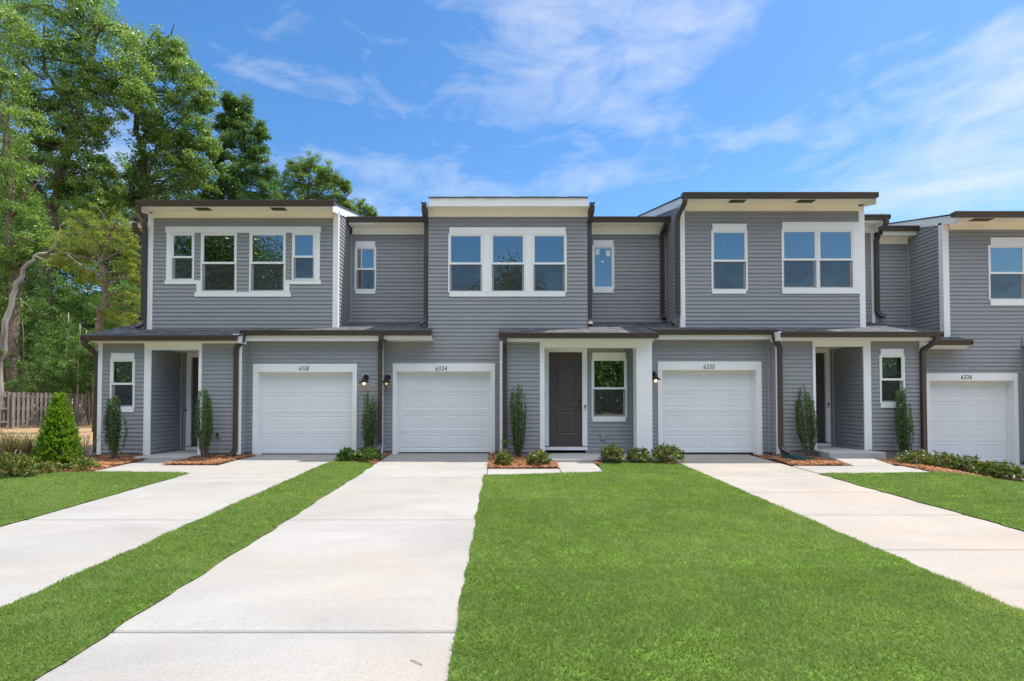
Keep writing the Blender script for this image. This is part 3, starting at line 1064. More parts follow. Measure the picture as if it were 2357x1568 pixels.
    downspout(h, [(PX(877, 768, 12.8), 12.80, zgB - 0.05), (PX(877, 776, 12.8), 12.80, zgB - 0.2), (xd, YB - 0.055, PZ(805, YB)), (xd, YB - 0.055, PZ(815, YB)), (xd, YB - 0.055, PZ(1024, YB)), (xd - 0.06, YB - 0.16, PZ(1036, YB))])
    return h


def house_b():
    h = thing('townhouse', (0.3, 13.4, 0), 'grey townhouse numbered 6334 with a flat-topped upper storey, triple window and white porch column', 'townhouse', 'townhouses in the row')
    e = 0.002
    bx0, bx1 = PX(986, 620, YC), PX(1352, 620, YC)
    fr = [R(1031.9, 538.6, 1112.5, 673.9, YC), R(1128.8, 538.6, 1209.4, 673.9, YC), R(1224.4, 538.6, 1304, 673.9, YC)]
    zbt = PZ(500, YC)
    w = MB()
    gcas = R(904, 837, 1139.8, 1047, YC)
    gop = (PX(912.5, 940, YC), PX(1129.6, 940, YC), 0.0, PZ(855.6, YC))
    ins = lambda q: (q[0] + .02, q[1] - .02, q[2] + .02, q[3] - .02)
    siding(w, bx0, bx1, 2.6, zbt, front(YC), [ins(q) for q in fr], zb=ZS)
    siding(w, X1 + 0.02, XC2 + 0.02, ZS, 3.185, front(YC), [(bx0, 9, 2.6, 4), (gcas[0] + .02, gcas[1] - .02, -1, gcas[3] - .02)])
    siding(w, YC, 18.0, 3.1, 6.4, sideL(bx0), zb=ZS)
    siding(w, YC, 18.0, 3.1, 6.4, sideR(bx1), zb=ZS)
    rw = R(1363, 566.8, 1413.4, 665, YR)
    xr1 = PX(1566.5, 620, YC)
    siding(w, bx1, xr1, 3.2, PZ(540.6, YR), front(YR), [ins(rw)], zb=3.26)
    back_walls(w, X1, X3, 0.1, 6.1)
    w.build('upper_wall', 'siding', h)
    lw = MB()
    el = PX(1251, 920, YA)                       # right edge of the entry wall
    xw = PX(1454.8, 920, YC)                     # wing wall
    xcl, xcr = PX(1464.5, 920, YA), PX(1500.6, 920, YA)
    zt = PZ(787, YA)
    siding(lw, XC2, el - 0.05, ZS + 0.02, zt + 0.04, front(YA), zb=ZS + 0.02)
    siding(lw, YA, YC, ZS, zt + 0.2, sideL(XC2))
    siding(lw, YA, YC, ZS, zt + 0.1, sideR(el))
    dr = R(1263, 810.5, 1340, 1027, YC)
    pw = R(1361.4, 825, 1442.5, 961.6, YC)
    siding(lw, el, xw, 0.03, zt + 0.1, front(YC), [(dr[0] - .08, dr[1] + .08, -1, dr[3] + .08), ins(pw)], zb=ZS)
    siding(lw, YA + 0.03, YC, 0.03, zt + 0.1, sideL(xw), zb=ZS)
    lw.build('lower_wall', 'siding', h)
    f = MB()
    foundation(f, X1 + 0.01, gcas[0] + 0.01, YC, ZS + 0.02); foundation(f, gcas[1] - 0.01, XC2 + 0.01, YC, ZS + 0.02)
    foundation(f, XC2 + 0.01, el - 0.02, YA, ZS + 0.04, 0.5)
    [m.build('foundation', 'foundation', h) for m in f.sub]
    shell(h, X1, X3, 0.0, 6.15, YC, bx0, bx1, 6.3)
    # windows
    for q in fr: window(h, *q, YC)
    hd = R(1034.5, 524, 1302, 538.6, YC); sl = R(1034.5, 673.9, 1301, 683.4, YC)
    trim(h, [(hd[0], hd[1], fr[0][3] + e, hd[3]), (sl[0], sl[1], sl[2], fr[0][2] - e),
             (fr[0][1] + e, fr[1][0] - e, fr[0][2], fr[0][3]), (fr[1][1] + e, fr[2][0] - e, fr[0][2], fr[0][3])], YC)
    wn = window(h, *rw, YR, double=False)
    hd = R(1365, 553.6, 1411.6, 566.8, YR); sl = R(1365, 665, 1411.6, 674.8, YR)
    trim(h, [(hd[0], hd[1], rw[3] + e, hd[3]), (sl[0], sl[1], sl[2], rw[2] - e)], YR)
    for q in ((1370.6, 573.4, 1379.5, 587), (1395, 577, 1404.5, 590.5)):
        a = R(*q, YR); MB().box(a[0], a[1], YR - 0.004, YR - 0.001, a[2], a[3]).build('sticker', 'paper', wn)
    c = P3(1386.5, 602.5, YR - 0.004)
    MB().lathe([(0.001, 0), (0.04, 0), (0.04, 0.003)], c, 'y', 16).build('sticker', 'paper', wn)
    window(h, *pw, YC)
    hd = R(1363, 811.8, 1440.2, 825, YC); sl = R(1363.5, 961.6, 1440, 970.4, YC)
    trim(h, [(hd[0], hd[1], pw[3] + e, hd[3]), (sl[0], sl[1], sl[2], pw[2] - e)], YC)
    # boards, posts, column
    trim(h, [(XC2 - 0.024, PX(1157.5, 920, YA), 0.03, zt + 0.02)], YA, 'corner_board', proud=0.028)
    trim(h, [(PX(1242.5, 920, YA), el + 0.024, 0.03, zt + 0.02)], YA, 'porch_post', proud=0.03)
    MB().box(xcl, xcr, YA - 0.03, YC - 0.28, 0.02, zt + 0.002).build('column', 'white_trim', h, bevel=0.006)
    MB().box(PX(1450, 920, YC), xw - 0.016, YC - 0.055, YC - 0.018, 0.06, zt).build('corner_post', 'grey_trim', h)
    MB().box(X1 + 0.026, PX(885.6, 920, YC), YC - 0.055, YC - 0.018, 0.06, PZ(784, YC)).build('corner_post', 'grey_trim', h)
    zb_ = PZ(801, YA)
    MB().box(el + 0.025, xcl - 0.001, YA - 0.028, YA + 0.10, zb_, zt).build('porch_beam', 'white_trim', h)
    MB().box(el, xw, YA + 0.101, YC - 0.02, zb_ + 0.05, zb_ + 0.07).build('porch_ceiling', 'cream_soffit', h)
    MB().box(1.06, xcr + 0.01, 11.96, YC + 0.1, -0.35, 0.022).build('porch_slab', 'porch_concrete', h, bevel=0.012)
    front_door(h, *dr, YC, cas_w=0.125, sill=0.10, head=0.10, lock='black_metal', handle='R',
               panels=[R(1279, 822.8, 1326, 928.5, YC), R(1279, 947, 1326, 999, YC)])
    doorbell(h, PX(1346.3, 940, YC), PZ(938, YC), YC - TR)
    o = R(1382.5, 997.7, 1392.7, 1013, YC); outlet(h, *o, YC - 0.014)
    garage(h, gcas, gop, YC, 0.0, number='6334', npx=R(1003, 843.5, 1029, 853.6, YC))
    wall_lamp(h, 893.5, 869.5, YC, R(886, 856.6, 902, 885, YC), False)
    # eaves
    zg = PZ(765.8, 12.42)
    eave(h, PX(1148.6, 770, 12.42), PX(1516, 768, 12.42), 12.55, YA, zg, PZ(785.5, 12.55), zt - 0.02, fx0=PX(1156, 780, 12.55), fx1=PX(1506, 780, 12.55), wx0=XC2, wx1=xcr)
    zgB = PZ(759.9, 12.75)
    eave(h, PX(873.5, 766, 12.75), PX(992, 766, 12.75), 12.88, YC, zgB, PZ(781, 12.88), PZ(784, YC), wx0=X1 + 0.1, wx1=bx0, fx0=PX(883, 766, 12.88))
    # flat-topped front over the upper box
    Yf = 13.04
    f0, f1 = R(987, 454.5, 1352.6, 474.8, Yf)[2:], None
    zf0, zf1 = f0
    MB().box(PX(987, 465, Yf), PX(1352.6, 465, Yf), Yf, Yf + 0.025, zf0, zf1 - 0.012).build('fascia', 'white_trim', h)
    MB().box(bx0 - 0.02, bx1 + 0.02, Yf + 0.026, YC - 0.001, zf0 + 0.008, zf0 + 0.028).build('soffit', 'cream_soffit', h)
    MB().box(bx0 - 0.01, bx1 + 0.01, YC - 0.032, YC - 0.002, zbt, zf0 + 0.006).build('frieze_board', 'cream_soffit', h)
    rf = MB()
    xs = np.linspace(PX(986, 460, Yf), PX(1353.6, 460, Yf), 24)
    rnd = random.Random(3)
    for a, b in zip(xs[:-1], xs[1:]):
        dz = rnd.uniform(-0.004, 0.006); dy = rnd.uniform(0, 0.012)
        rf.extrude_x([(Yf - 0.03 - dy, zf1 - 0.010), (Yf - 0.03 - dy, zf1 + 0.004 + dz), (19.5, zf1 + 0.8), (19.5, zf1 + 0.77)], a, b)
    rf.build('upper_roof', 'shingle', h)
    for xa, sg in ((bx0 - 0.012, -1), (bx1 + 0.012, 1)):
        zz = PZ(463.5, 13.0)
        prof = [(xa + sg * (-y), zz - 0.122 + z) for y, z in GP]
        MB().extrude_y(prof if sg > 0 else prof[::-1], 13.0, 15.2).build('gutter', 'bronze', h)
    zgR = PZ(498.2, 14.08)
    eave(h, PX(1364, 504, 14.08), PX(1546, 504, 14.08), 14.21, YR, zgR, PZ(515.5, 14.21), PZ(540.6, YR), fx0=PX(1362, 504, 14.2), wx0=bx1, wx1=xr1 - 0.03)
    # roofs
    low_z = low(12.84, zgB + 0.006)
    roof_slab(h, PX(874, 760, 12.75), bx0 + 0.10, 12.84, low_z(12.84), YC - 0.0, low_z(YC), name='porch_roof')
    roof_slab(h, PX(874, 760, 12.75), bx0 - 0.02, YC, low_z(YC), YR + 0.1, low_z(YR + 0.1))
    low_z = low(12.5, zg + 0.012)
    roof_slab(h, PX(1150, 766, 12.5), bx1 + 0.02, 12.50, low_z(12.5), YC, low_z(YC))
    roof_slab(h, bx1 + 0.02, X3 + 0.06, 12.50, low_z(12.5), YR + 0.1, low_z(YR + 0.1))
    main_roof(h, X1, X3 + 0.5, 14.15, zgR - 0.03)
    # downspouts
    xs_ = bx0 - 0.065
    z0 = PZ(474, 13.05)
    downspout(h, [(bx0 - 0.075, 13.06, z0), (bx0 - 0.075, 13.07, z0 - 0.09), (xs_, YC + 0.03, PZ(515, YC)), (xs_, YC + 0.03, PZ(527, YC)), (xs_, YC + 0.03, PZ(735, YC)), (xs_ - 0.15, YC - 0.02, PZ(745, YC))])
    xs_ = bx1 + 0.065
    downspout(h, [(bx1 + 0.075, 13.06, z0), (bx1 + 0.075, 13.07, z0 - 0.09), (xs_, YC + 0.03, PZ(515, YC)), (xs_, YC + 0.03, PZ(527, YC)), (xs_, YC + 0.03, PZ(739, YC)), (xs_, YC - 0.06, PZ(749, YC))])
    xd = PX(1161.5, 900, YA - 0.055)
    downspout(h, [(xd, 12.49, zg - 0.11), (xd, 12.49, zg - 0.22), (xd, YA - 0.055, PZ(812, YA)), (xd, YA - 0.055, PZ(822, YA)), (xd, YA - 0.055, PZ(1033, YA)), (xd, YA - 0.13, PZ(1042, YA))])
    xd = PX(1524, 600, YR - 0.06)
    downspout(h, [(PX(1534, 510, 14.1), 14.14, zgR - 0.11), (PX(1534, 516, 14.1), 14.14, zgR - 0.2), (xd, YR - 0.06, PZ(540, YR)), (xd, YR - 0.06, PZ(549, YR)), (xd, YR - 0.06, PZ(727, YR)), (xd + 0.02, YR - 0.16, PZ(736, YR))])
    return h


def house_c():
    h = thing('townhouse', (7.1, 13.4, 0), 'grey townhouse numbered 6330 with a single and a double window upstairs under a raised eave', 'townhouse', 'townhouses in the row')
    e = 0.002
    ins = lambda q: (q[0] + .02, q[1] - .02, q[2] + .02, q[3] - .02)
    bx0, bx1 = PX(1566.5, 620, YC), PX(1987.0, 620, YC)
    zbt = PZ(486.5, YC)
    s1 = R(1636.7, 530.7, 1719.6, 669, YC)
    d1 = R(1798.5, 529, 1881, 665.5, YC); d2 = R(1881.6, 529, 1964.5, 665.5, YC)
    w = MB()
    siding(w, bx0 + 0.01, bx1 - 0.01, 3.1, zbt, front(YC), [ins(s1), (d1[0] + .02, d2[1] - .02, d1[2] + .02, d1[3] - .02)], zb=3.235)
    zt0 = PZ(455, 12.9)
    slope = 0.24

    def topf(z):
        y = YC if z < zt0 + 0.05 else YC + (z - zt0 - 0.05) / slope
        return (y, 19.0)
    siding(w, YC, 18.0, 3.1, zt0 + 1.2, sideL(bx0), top=topf, zb=3.235)
    siding(w, YC, 18.0, 3.1, zt0 + 1.2, sideR(bx1), top=topf, zb=3.235)
    siding(w, bx1, XA_R, 3.2, PZ(537, YR), front(YR), zb=3.26)
    back_walls(w, X3, XA_R, 0.1, 6.1, right=True)
    w.build('upper_wall', 'siding', h)
    lw = MB()
    xl = PX(1788.4, 920, YA)                    # left corner of the porch block
    pl, pr = PX(1873, 920, YA), PX(1990, 920, YA)
    zt = PZ(787, YA)
    gcas = R(1513.8, 832.5, 1752.6, 1046, YB)
    gop = (PX(1523.5, 940, YB), PX(1741, 940, YB), 0.0, PZ(852.3, YB))
    xgl = X3
    siding(lw, xgl, xl - 0.02, ZS, PZ(780, YB), front(YB), [(gcas[0] + .02, gcas[1] - .02, -1, gcas[3] - .02)])
    siding(lw, YA, YB, ZS, 3.0, sideL(xl), zb=ZS)
    pw = R(2023.5, 817, 2081, 928.6, YA)
    zsA = 0.15
    siding(lw, xl, pl - 0.03, zsA, zt + 0.1, front(YA), zb=zsA)
    siding(lw, pr + 0.04, XA_R, zsA, zt + 0.1, front(YA), [ins(pw)], zb=zsA)
    YD = 14.0
    siding(lw, YA, YD, 0.16, 2.85, sideL(pr), zb=zsA)
    siding(lw, YA, YD, 0.16, 2.85, sideR(pl - 0.04), zb=zsA)
    dr = R(1826, 812.6, 1899.4, 1018.6, YD)
    siding(lw, pl - 0.04, pr, 0.16, 2.85, front(YD), [(dr[0] - .08, dr[1] + .08, -1, dr[3] + .08)], zb=zsA)
    siding(lw, YA, YR, 0.1, 3.1, sideR(XA_R), zb=zsA)
    lw.build('lower_wall', 'siding', h)
    f = MB()
    foundation(f, gcas[1] - 0.01, xl, YB, ZS + 0.02); foundation(f, xl + 0.01, pl - 0.01, YA, zsA + 0.02, 0.32)
    foundation(f, pr + 0.01, XA_R - 0.01, YA, zsA + 0.02)
    [m.build('foundation', 'foundation', h) for m in f.sub]
    shell(h, X3, XA_R, 0.0, 6.2, YC, bx0, bx1, 6.4)
    window(h, *s1, YC)
    hd = R(1639, 516, 1717, 530.7, YC); sl = R(1638.6, 669, 1716.6, 677, YC)
    trim(h, [(hd[0], hd[1], s1[3] + e, hd[3]), (sl[0], sl[1], sl[2], s1[2] - e)], YC)
    window(h, *d1, YC); window(h, *d2, YC)
    hd = R(1799.4, 512, 1978, 529, YC); sl = R(1799.4, 665.5, 1978, 676.8, YC)
    trim(h, [(hd[0], bx1 - 0.12, d1[3] + e, hd[3]), (sl[0], bx1 - 0.12, sl[2], d1[2] - e), (d2[1] + e, bx1 - 0.12, d1[2], d1[3])], YC)
    trim(h, [(bx0 - 0.028, PX(1576, 620, YC), 3.1, zbt + 0.12), (bx1 - 0.118, bx1 + 0.03, 3.1, zbt + 0.12)], YC, 'corner_board', proud=0.030)
    MB().box(bx0 - 0.03, bx0 - 0.002, YC + 0.006, YC + 0.075, 3.1, zt0 + 0.02).build('corner_board', 'white_trim', h)
    MB().box(bx0 - 0.07, bx0 - 0.018, YR - 0.055, YR - 0.002, 3.3, PZ(540.5, YR)).build('corner_post', 'grey_trim', h)
    MB().box(XA_R - 0.02, XA_R + 0.07, YR - 0.03, YR - 0.002, 3.2, PZ(537, YR)).build('corner_board', 'white_trim', h)
    window(h, *pw, YA, blind=0.45)
    hd = R(2025.7, 803, 2077.7, 817, YA); sl = R(2026, 928.6, 2077.7, 939, YA)
    trim(h, [(hd[0], hd[1], pw[3] + e, hd[3]), (sl[0], sl[1], sl[2], pw[2] - e)], YA)
    trim(h, [(xl - 0.024, PX(1789.5, 920, YA) + 0.05, 0.05, zt + 0.02), (PX(2117, 920, YA), XA_R + 0.02, 0.05, zt + 0.02)], YA, 'corner_board', proud=0.028)
    MB().box(PX(1765, 920, YB), PX(1771.5, 920, YB), YB - 0.05, YB - 0.018, ZS - 0.02, PZ(782, YB)).build('corner_post', 'grey_trim', h)
    trim(h, [(PX(1870.5, 920, YA), pl + 0.04, 0.155, zt + 0.02), (pr - 0.028, PX(2004, 920, YA), 0.155, zt + 0.02)], YA, 'porch_post', proud=0.03)
    zb_ = PZ(798, YA)
    MB().box(pl + 0.041, pr - 0.03, YA - 0.026, YA + 0.12, zb_, zt + 0.02).build('porch_beam', 'white_trim', h)
    MB().box(pl - 0.04, pr, YA + 0.121, YD - 0.001, zb_ + 0.06, zb_ + 0.08).build('porch_ceiling', 'cream_soffit', h)
    MB().box(pr - 0.075, pr - 0.018, YD - 0.06, YD - 0.02, 0.15, 2.8).build('corner_post', 'grey_trim', h)
    MB().box(pl - 0.02, pr + 0.05, 12.2, YD + 0.1, -0.35, 0.152).build('porch_slab', 'porch_concrete', h, bevel=0.012)
    front_door(h, *dr, YD, cas_w=0.12, sill=0.10, lock='nickel', handle='R',
               panels=[(dr[0] + .13, dr[1] - .13, dr[2] + 0.25, dr[2] + 0.95), (dr[0] + .13, dr[1] - .13, dr[2] + 1.12, dr[3] - 0.16)])
    doorbell(h, PX(1904.6, 935, YD), PZ(933, YD), YD - TR)
    garage(h, gcas, gop, YB, 0.015, number='6330', npx=R(1618, 839, 1643.5, 850, YB))
    wall_lamp(h, 1503.5, 862.5, YB, None, True)
    # eaves
    zg = PZ(763.5, 12.42)
    xg1 = PX(2173, 768, 12.42)
    eave(h, PX(1803, 768, 12.42), xg1, 12.55, YA, zg, PZ(783.5, 12.55), zt, fx0=PX(1804, 777, 12.55), fx1=PX(2152, 777, 12.55), wx0=xl, wx1=XA_R)
    MB().box(PX(1793, 777, 12.55), PX(1804, 777, 12.55) - 0.001, 12.55, 12.95, PZ(783.5, 12.55), PZ(763, 12.55)).build('fascia_return', 'white_trim', h)
    zgB = PZ(758.3, 12.75)
    eave(h, PX(1507.6, 764, 12.75), PX(1790, 764, 12.75), 12.88, YB, zgB, PZ(780.5, 12.88), PZ(783, YB), wx0=xcr_c(), wx1=xl, fx0=PX(1510, 776, 12.88))
    zgC = PZ(442, 12.77)
    eave(h, PX(1572, 448, 12.77), PX(2023.3, 448, 12.77), 12.90, YC, zgC, PZ(454.5, 12.9), zbt, fx0=bx0, fx1=bx1, wx0=PX(1576, 480, YC), wx1=bx1 - 0.119)
    zs = PZ(454.5, 12.9) + 0.008
    vent(h, 1682, 1718, 465, 465, 12.9, YC, zs)
    vent(h, 1839, 1878, 465, 465, 12.9, YC, zs)
    zgR = PZ(493.2, 14.08)
    eave(h, bx1 + 0.05, PX(2051, 499, 14.08), 14.21, YR, zgR, PZ(513, 14.21), PZ(537, YR), fx1=PX(2034, 505, 14.21), wx0=bx1 + 0.02, wx1=XA_R + 0.07)
    MB().box(XA_R + 0.075, XA_R + 0.10, 14.2, 17.0, PZ(538, YR), PZ(500, YR)).build('rake_board', 'white_trim', h)
    # roofs
    roof_slab(h, PX(1509, 760, 12.75), xl, 12.84, zgB + 0.006, YR + 0.1, 3.567)
    roof_slab(h, xl, xg1 - 0.03, 12.50, zg + 0.012, YR + 0.1, 3.567)
    box_roof(h, bx0, bx1, 12.92, zgC - 0.02, slope, 19.5)
    main_roof(h, X3 + 0.5, XA_R + 0.1, 14.15, zgR - 0.03)
    # downspouts
    xs = bx0 - 0.085
    downspout(h, [(PX(1578, 450, 12.8), 12.84, zgC - 0.10), (PX(1578, 458, 12.8), 12.86, zgC - 0.24), (xs, 13.25, PZ(493, 13.3)), (xs, 13.36, PZ(506, 13.3)), (xs, 13.36, PZ(730, 13.36)), (xs - 0.16, 13.30, PZ(745, 13.3))])
    xd = PX(1795.5, 920, YA - 0.055)
    downspout(h, [(PX(1783, 770, 12.8), 12.79, zgB - 0.11), (PX(1783, 778, 12.75), 12.76, zgB - 0.22), (xd, YA - 0.055, PZ(800, YA)), (xd, YA - 0.055, PZ(811, YA)), (xd, YA - 0.055, PZ(1030, YA)), (xd + 0.15, YA - 0.16, PZ(1040, YA))])
    xd = PX(2125.5, 920, YA - 0.055)
    downspout(h, [(PX(2158, 772, 12.46), 12.48, zg - 0.11), (PX(2158, 780, 12.46), 12.48, zg - 0.22), (xd, YA - 0.055, PZ(806, YA)), (xd, YA - 0.055, PZ(819, YA)), (xd, YA - 0.055, PZ(1040, YA)), (xd, YA - 0.12, PZ(1050, YA))])
    xd = PX(2016.5, 600, YR - 0.06)
    downspout(h, [(PX(2042, 506, 14.1), 14.13, zgR - 0.11), (PX(2042, 516, 14.1), 14.13, zgR - 0.24), (xd, YR - 0.08, PZ(553, YR)), (xd, YR - 0.08, PZ(566, YR)), (xd, YR - 0.08, PZ(722, YR)), (xd + 0.17, YR - 0.13, PZ(731.5, YR))])
    return h


def xcr_c():
    return PX(1500.6, 920, YA)


def house_d():
    h = thing('townhouse', (12.4, 13.4, -0.26), 'grey townhouse numbered 6326 standing a step lower, cut off by the right edge', 'townhouse', 'townhouses in the row')
    e = 0.002
    ins = lambda q: (q[0] + .02, q[1] - .02, q[2] + .02, q[3] - .02)
    bx0, bx1 = PX(2171.5, 640, YC), PX(2600, 640, YC)
    dz = -0.27
    zs = ZS + dz
    zbt = PZ(529, YC)
    w = MB()
    s1 = R(2273.5, 565, 2359, 691.5, YC)
    s2 = (s1[1] + 0.01, s1[1] + 0.01 + s1[1] - s1[0], s1[2], s1[3])
    gcas = R(2128, 859.3, 2342, 1068, YC)
    gop = (PX(2130, 940, YC) + 0.10, PX(2333, 940, YC), -0.25, PZ(876.7, YC))
    xe = XA_R
    xf = PX(2352, 920, YC)
    siding(w, bx0 + 0.01, bx1, 2.8, zbt, front(YC), [ins(s1), ins(s2)], zb=zs)
    siding(w, xe + 0.02, xf + 0.02, zs, 2.8, front(YC), [(gcas[0] + .02, gcas[1] - .02, -1, gcas[3] - .02)], zb=zs)
    zt0 = PZ(498, 12.9)
    slope = 0.24

    def topf(z):
        y = YC if z < zt0 + 0.05 else YC + (z - zt0 - 0.05) / slope
        return (y, 19.0)
    siding(w, YC, 18.0, 2.85, zt0 + 1.2, sideL(bx0), top=topf, zb=zs)
    siding(w, xe, bx0, 2.9, PZ(562, YR), front(YR), zb=zs)
    back_walls(w, xe, bx1, 0.0, 5.9, right=True)
    siding(w, 13.4, 24, zs, 6.0, sideR(bx1), zb=zs)
    YE = 12.95
    siding(w, xf + 0.03, bx1, zs, 2.5, front(YE), zb=zs)
    siding(w, YE, YC, zs, 2.5, sideL(xf + 0.03), zb=zs)
    siding(w, YE, YC, zs, 2.5, sideR(bx1), zb=zs)
    MB().extrude_x([(12.6, 2.42), (YC - 0.02, 2.78), (YC - 0.02, 2.75), (12.6, 2.39)], xf + 0.0, bx1 + 0.1).build('porch_roof', 'shingle', h)
    MB().box(xf + 0.01, bx1 + 0.09, 12.62, 12.645, 2.24, 2.40).build('fascia', 'white_trim', h)
    MB().box(xf + 0.01, bx1 + 0.09, 12.646, YE - 0.02, 2.25, 2.27).build('soffit', 'cream_soffit', h)
    w.build('wall', 'siding', h)
    f = MB()
    foundation(f, xe + 0.01, gcas[0] + 0.01, YC, zs + 0.02); foundation(f, gcas[1] - 0.01, xf, YC, zs + 0.02)
    [m.build('foundation', 'foundation', h) for m in f.sub]
    shell(h, xe, bx1, dz, 5.9, YC, bx0, bx1, 6.2)
    window(h, *s1, YC); window(h, *s2, YC)
    hd = R(2278, 547.5, 2359, 565, YC); sl = R(2278, 691.5, 2359, 704, YC)
    trim(h, [(hd[0], s2[1], s1[3] + e, hd[3]), (sl[0], s2[1], sl[2], s1[2] - e)], YC)
    trim(h, [(bx0 - 0.028, PX(2183, 640, YC), 2.95, zbt + 0.12)], YC, 'corner_board', proud=0.03)
    MB().box(bx0 - 0.03, bx0 - 0.002, YC + 0.006, YC + 0.10, 2.95, zt0 + 0.02).build('corner_board', 'white_trim', h)
    MB().box(bx0 - 0.07, bx0 - 0.018, YR - 0.055, YR - 0.002, 3.0, PZ(562, YR)).build('corner_post', 'grey_trim', h)
    MB().box(xf + 0.02, xf + 0.16, YC - 0.05, YC + 0.02, -0.22, PZ(775, YC)).build('corner_post', 'grey_trim', h)
    garage(h, gcas, gop, YC, -0.255, number='6326', npx=R(2209.5, 863.6, 2233.7, 873, YC))
    zgC = PZ(485.8, 12.77)
    eave(h, PX(2198.8, 491, 12.77), bx1 + 0.1, 12.90, YC, zgC, PZ(498, 12.9), zbt, fx0=bx0, wx0=PX(2183, 523, YC))
    vent(h, 2243, 2288, 508, 508, 12.9, YC, PZ(498, 12.9) + 0.008)
    zgR = PZ(519, 14.08)
    eave(h, PX(2030, 524, 14.08), PX(2130, 524, 14.08), 14.21, YR, zgR, PZ(541, 14.21), PZ(562.4, YR), fx0=XA_R + 0.11, fx1=PX(2126, 524, 14.2), wx0=xe + 0.11, wx1=bx0 - 0.03)
    zgB = PZ(782.2, 12.85)
    eave(h, PX(2161, 786, 12.85), PX(2241, 786, 12.85), 12.98, YC, zgB, PZ(801.5, 12.98), PZ(804, YC), fx0=xe + 0.1, fx1=PX(2226, 786, 12.98), wx0=xe + 0.05, wx1=PX(2200, 800, YC), gx0=PX(2150, 786, 12.85))
    MB().extrude_x([(12.94, zgB + 0.006), (YR + 0.1, zgB + 0.006 + RS * (YR + 0.1 - 12.94)), (YR + 0.1, zgB - 0.024 + RS * (YR + 0.1 - 12.94)), (12.94, zgB - 0.024)], xe + 0.03, bx0 + 0.02).build('porch_roof', 'shingle', h)
    MB().extrude_x([(12.94, zgB + 0.006), (YC - 0.01, zgB + 0.006 + RS * (YC - 12.95)), (YC - 0.01, zgB - 0.024 + RS * (YC - 12.95)), (12.94, zgB - 0.024)], bx0 + 0.02, PX(2228, 790, 13.1)).build('porch_roof', 'shingle', h)
    box_roof(h, bx0, bx1, 12.92, zgC - 0.02, slope, 19.5)
    main_roof(h, XA_R + 0.12, bx1 + 0.3, 14.15, zgR - 0.03)
    return h


house_a(); house_b(); house_c(); house_d()

# ------------------------------------------------------------------ ground, drives, walks
def sheet(name, mat, xs, ys, off, kind='structure'):
    X, Y = np.meshgrid(np.asarray(xs), np.asarray(ys))
    Z = ground_z(X, Y) + off
    V = np.stack([X.ravel(), Y.ravel(), Z.ravel()], 1)
    nx, ny = len(xs), len(ys)
    i = np.arange((nx - 1) * (ny - 1)); r = i // (nx - 1); c = i % (nx - 1)
    a = r * nx + c
    Fc = np.stack([a, a + 1, a + 1 + nx, a + nx], 1)
    o = np_mesh(name, V, Fc, None, mat, None, True)
    o['kind'] = kind
    return o


gxs = np.concatenate([np.linspace(-400, -40, 16), np.linspace(-38, 30, 140), np.linspace(35, 400, 16)])
gys = np.concatenate([np.linspace(-400, -20, 16), np.linspace(-18, 40, 120), np.linspace(45, 400, 16)])
sheet('ground', 'ground', gxs, gys, -0.06)
# paler gravel strip beside the end house
gs = sheet('path', 'gravel', np.linspace(-40, -10.1, 50), np.linspace(13.6, 16.3, 10), -0.045)


def slab_mesh(mb, x0, x1, y0, y1, top=0.0, th=0.12, top1=None):
    """a concrete slab following the slope, edges rounded by a small chamfer"""
    c = 0.012
    n = 8
    ys = [y0 + c + (y1 - y0 - 2 * c) * i / n for i in range(n + 1)]
    rows = []
    for y in ys:
        tp = top if top1 is None else top + (top1 - top) * (y - y0) / (y1 - y0)
        rows.append([(x0 + c, y, gz(x0, y) + tp), (x1 - c, y, gz(x1, y) + tp)])
    vs = [p for r in rows for p in r]
    fs = [(2 * i, 2 * i + 1, 2 * i + 3, 2 * i + 2) for i in range(n)]
    mb.add(vs, fs)
    # chamfer and sides
    def rim(p, q, dx, dy):
        a = (p[0] + dx * c, p[1] + dy * c, p[2] - c); b = (q[0] + dx * c, q[1] + dy * c, q[2] - c)
        mb.quad(p, q, b, a)
        mb.quad(a, b, (b[0], b[1], b[2] - th), (a[0], a[1], a[2] - th))
    for i in range(n):
        rim(rows[i + 1][0], rows[i][0], -1, 0)
        rim(rows[i][1], rows[i + 1][1], 1, 0)
    rim(rows[0][0], rows[0][1], 0, -1)
    rim(rows[n][1], rows[n][0], 0, 1)


def drive(x0, x1, joints, mat, back, label):
    mb = MB()
    ys = [-2.0] + joints + [back]
    for a, b in zip(ys[:-1], ys[1:]):
        slab_mesh(mb, x0, x1, a + 0.011, b - 0.011)
    o = mb.build('driveway', mat, None, kind='structure')
    return o


JM = [0.67, 3.75, 6.84, 9.92]
drive(-6.19, -3.86, JM, 'concrete', YB + 0.20, '')
drive(-2.80, -0.26, JM, 'concrete', YC + 0.20, '')
drive(3.98, 6.33, [0.9, 3.98, 5.6, 7.1, 8.6, 10.2], 'concrete_pink', YB + 0.20, '')
drive(10.95, 13.35, JM, 'concrete', YC + 0.20, '')
# garage floors behind the doors
mb = MB()
wk = MB()
slab_mesh(wk, -8.32, -7.45, 11.52, 12.27); slab_mesh(wk, -8.32, -6.20, 10.50, 11.51)
wk.build('walkway', 'concrete', None, kind='structure')
wk = MB()
slab_mesh(wk, 1.26, 2.14, 11.03, 11.95); slab_mesh(wk, -0.25, 1.25, 10.30, 11.02); slab_mesh(wk, 1.26, 2.14, 10.30, 11.02)
wk.build('walkway', 'concrete', None, kind='structure')
wk = MB()
slab_mesh(wk, 7.68, 8.58, 11.36, 12.19, 0.014, 0.12, 0.10); slab_mesh(wk, 6.34, 8.72, 10.42, 11.35, 0.012)
wk.build('walkway', 'concrete', None, kind='structure')

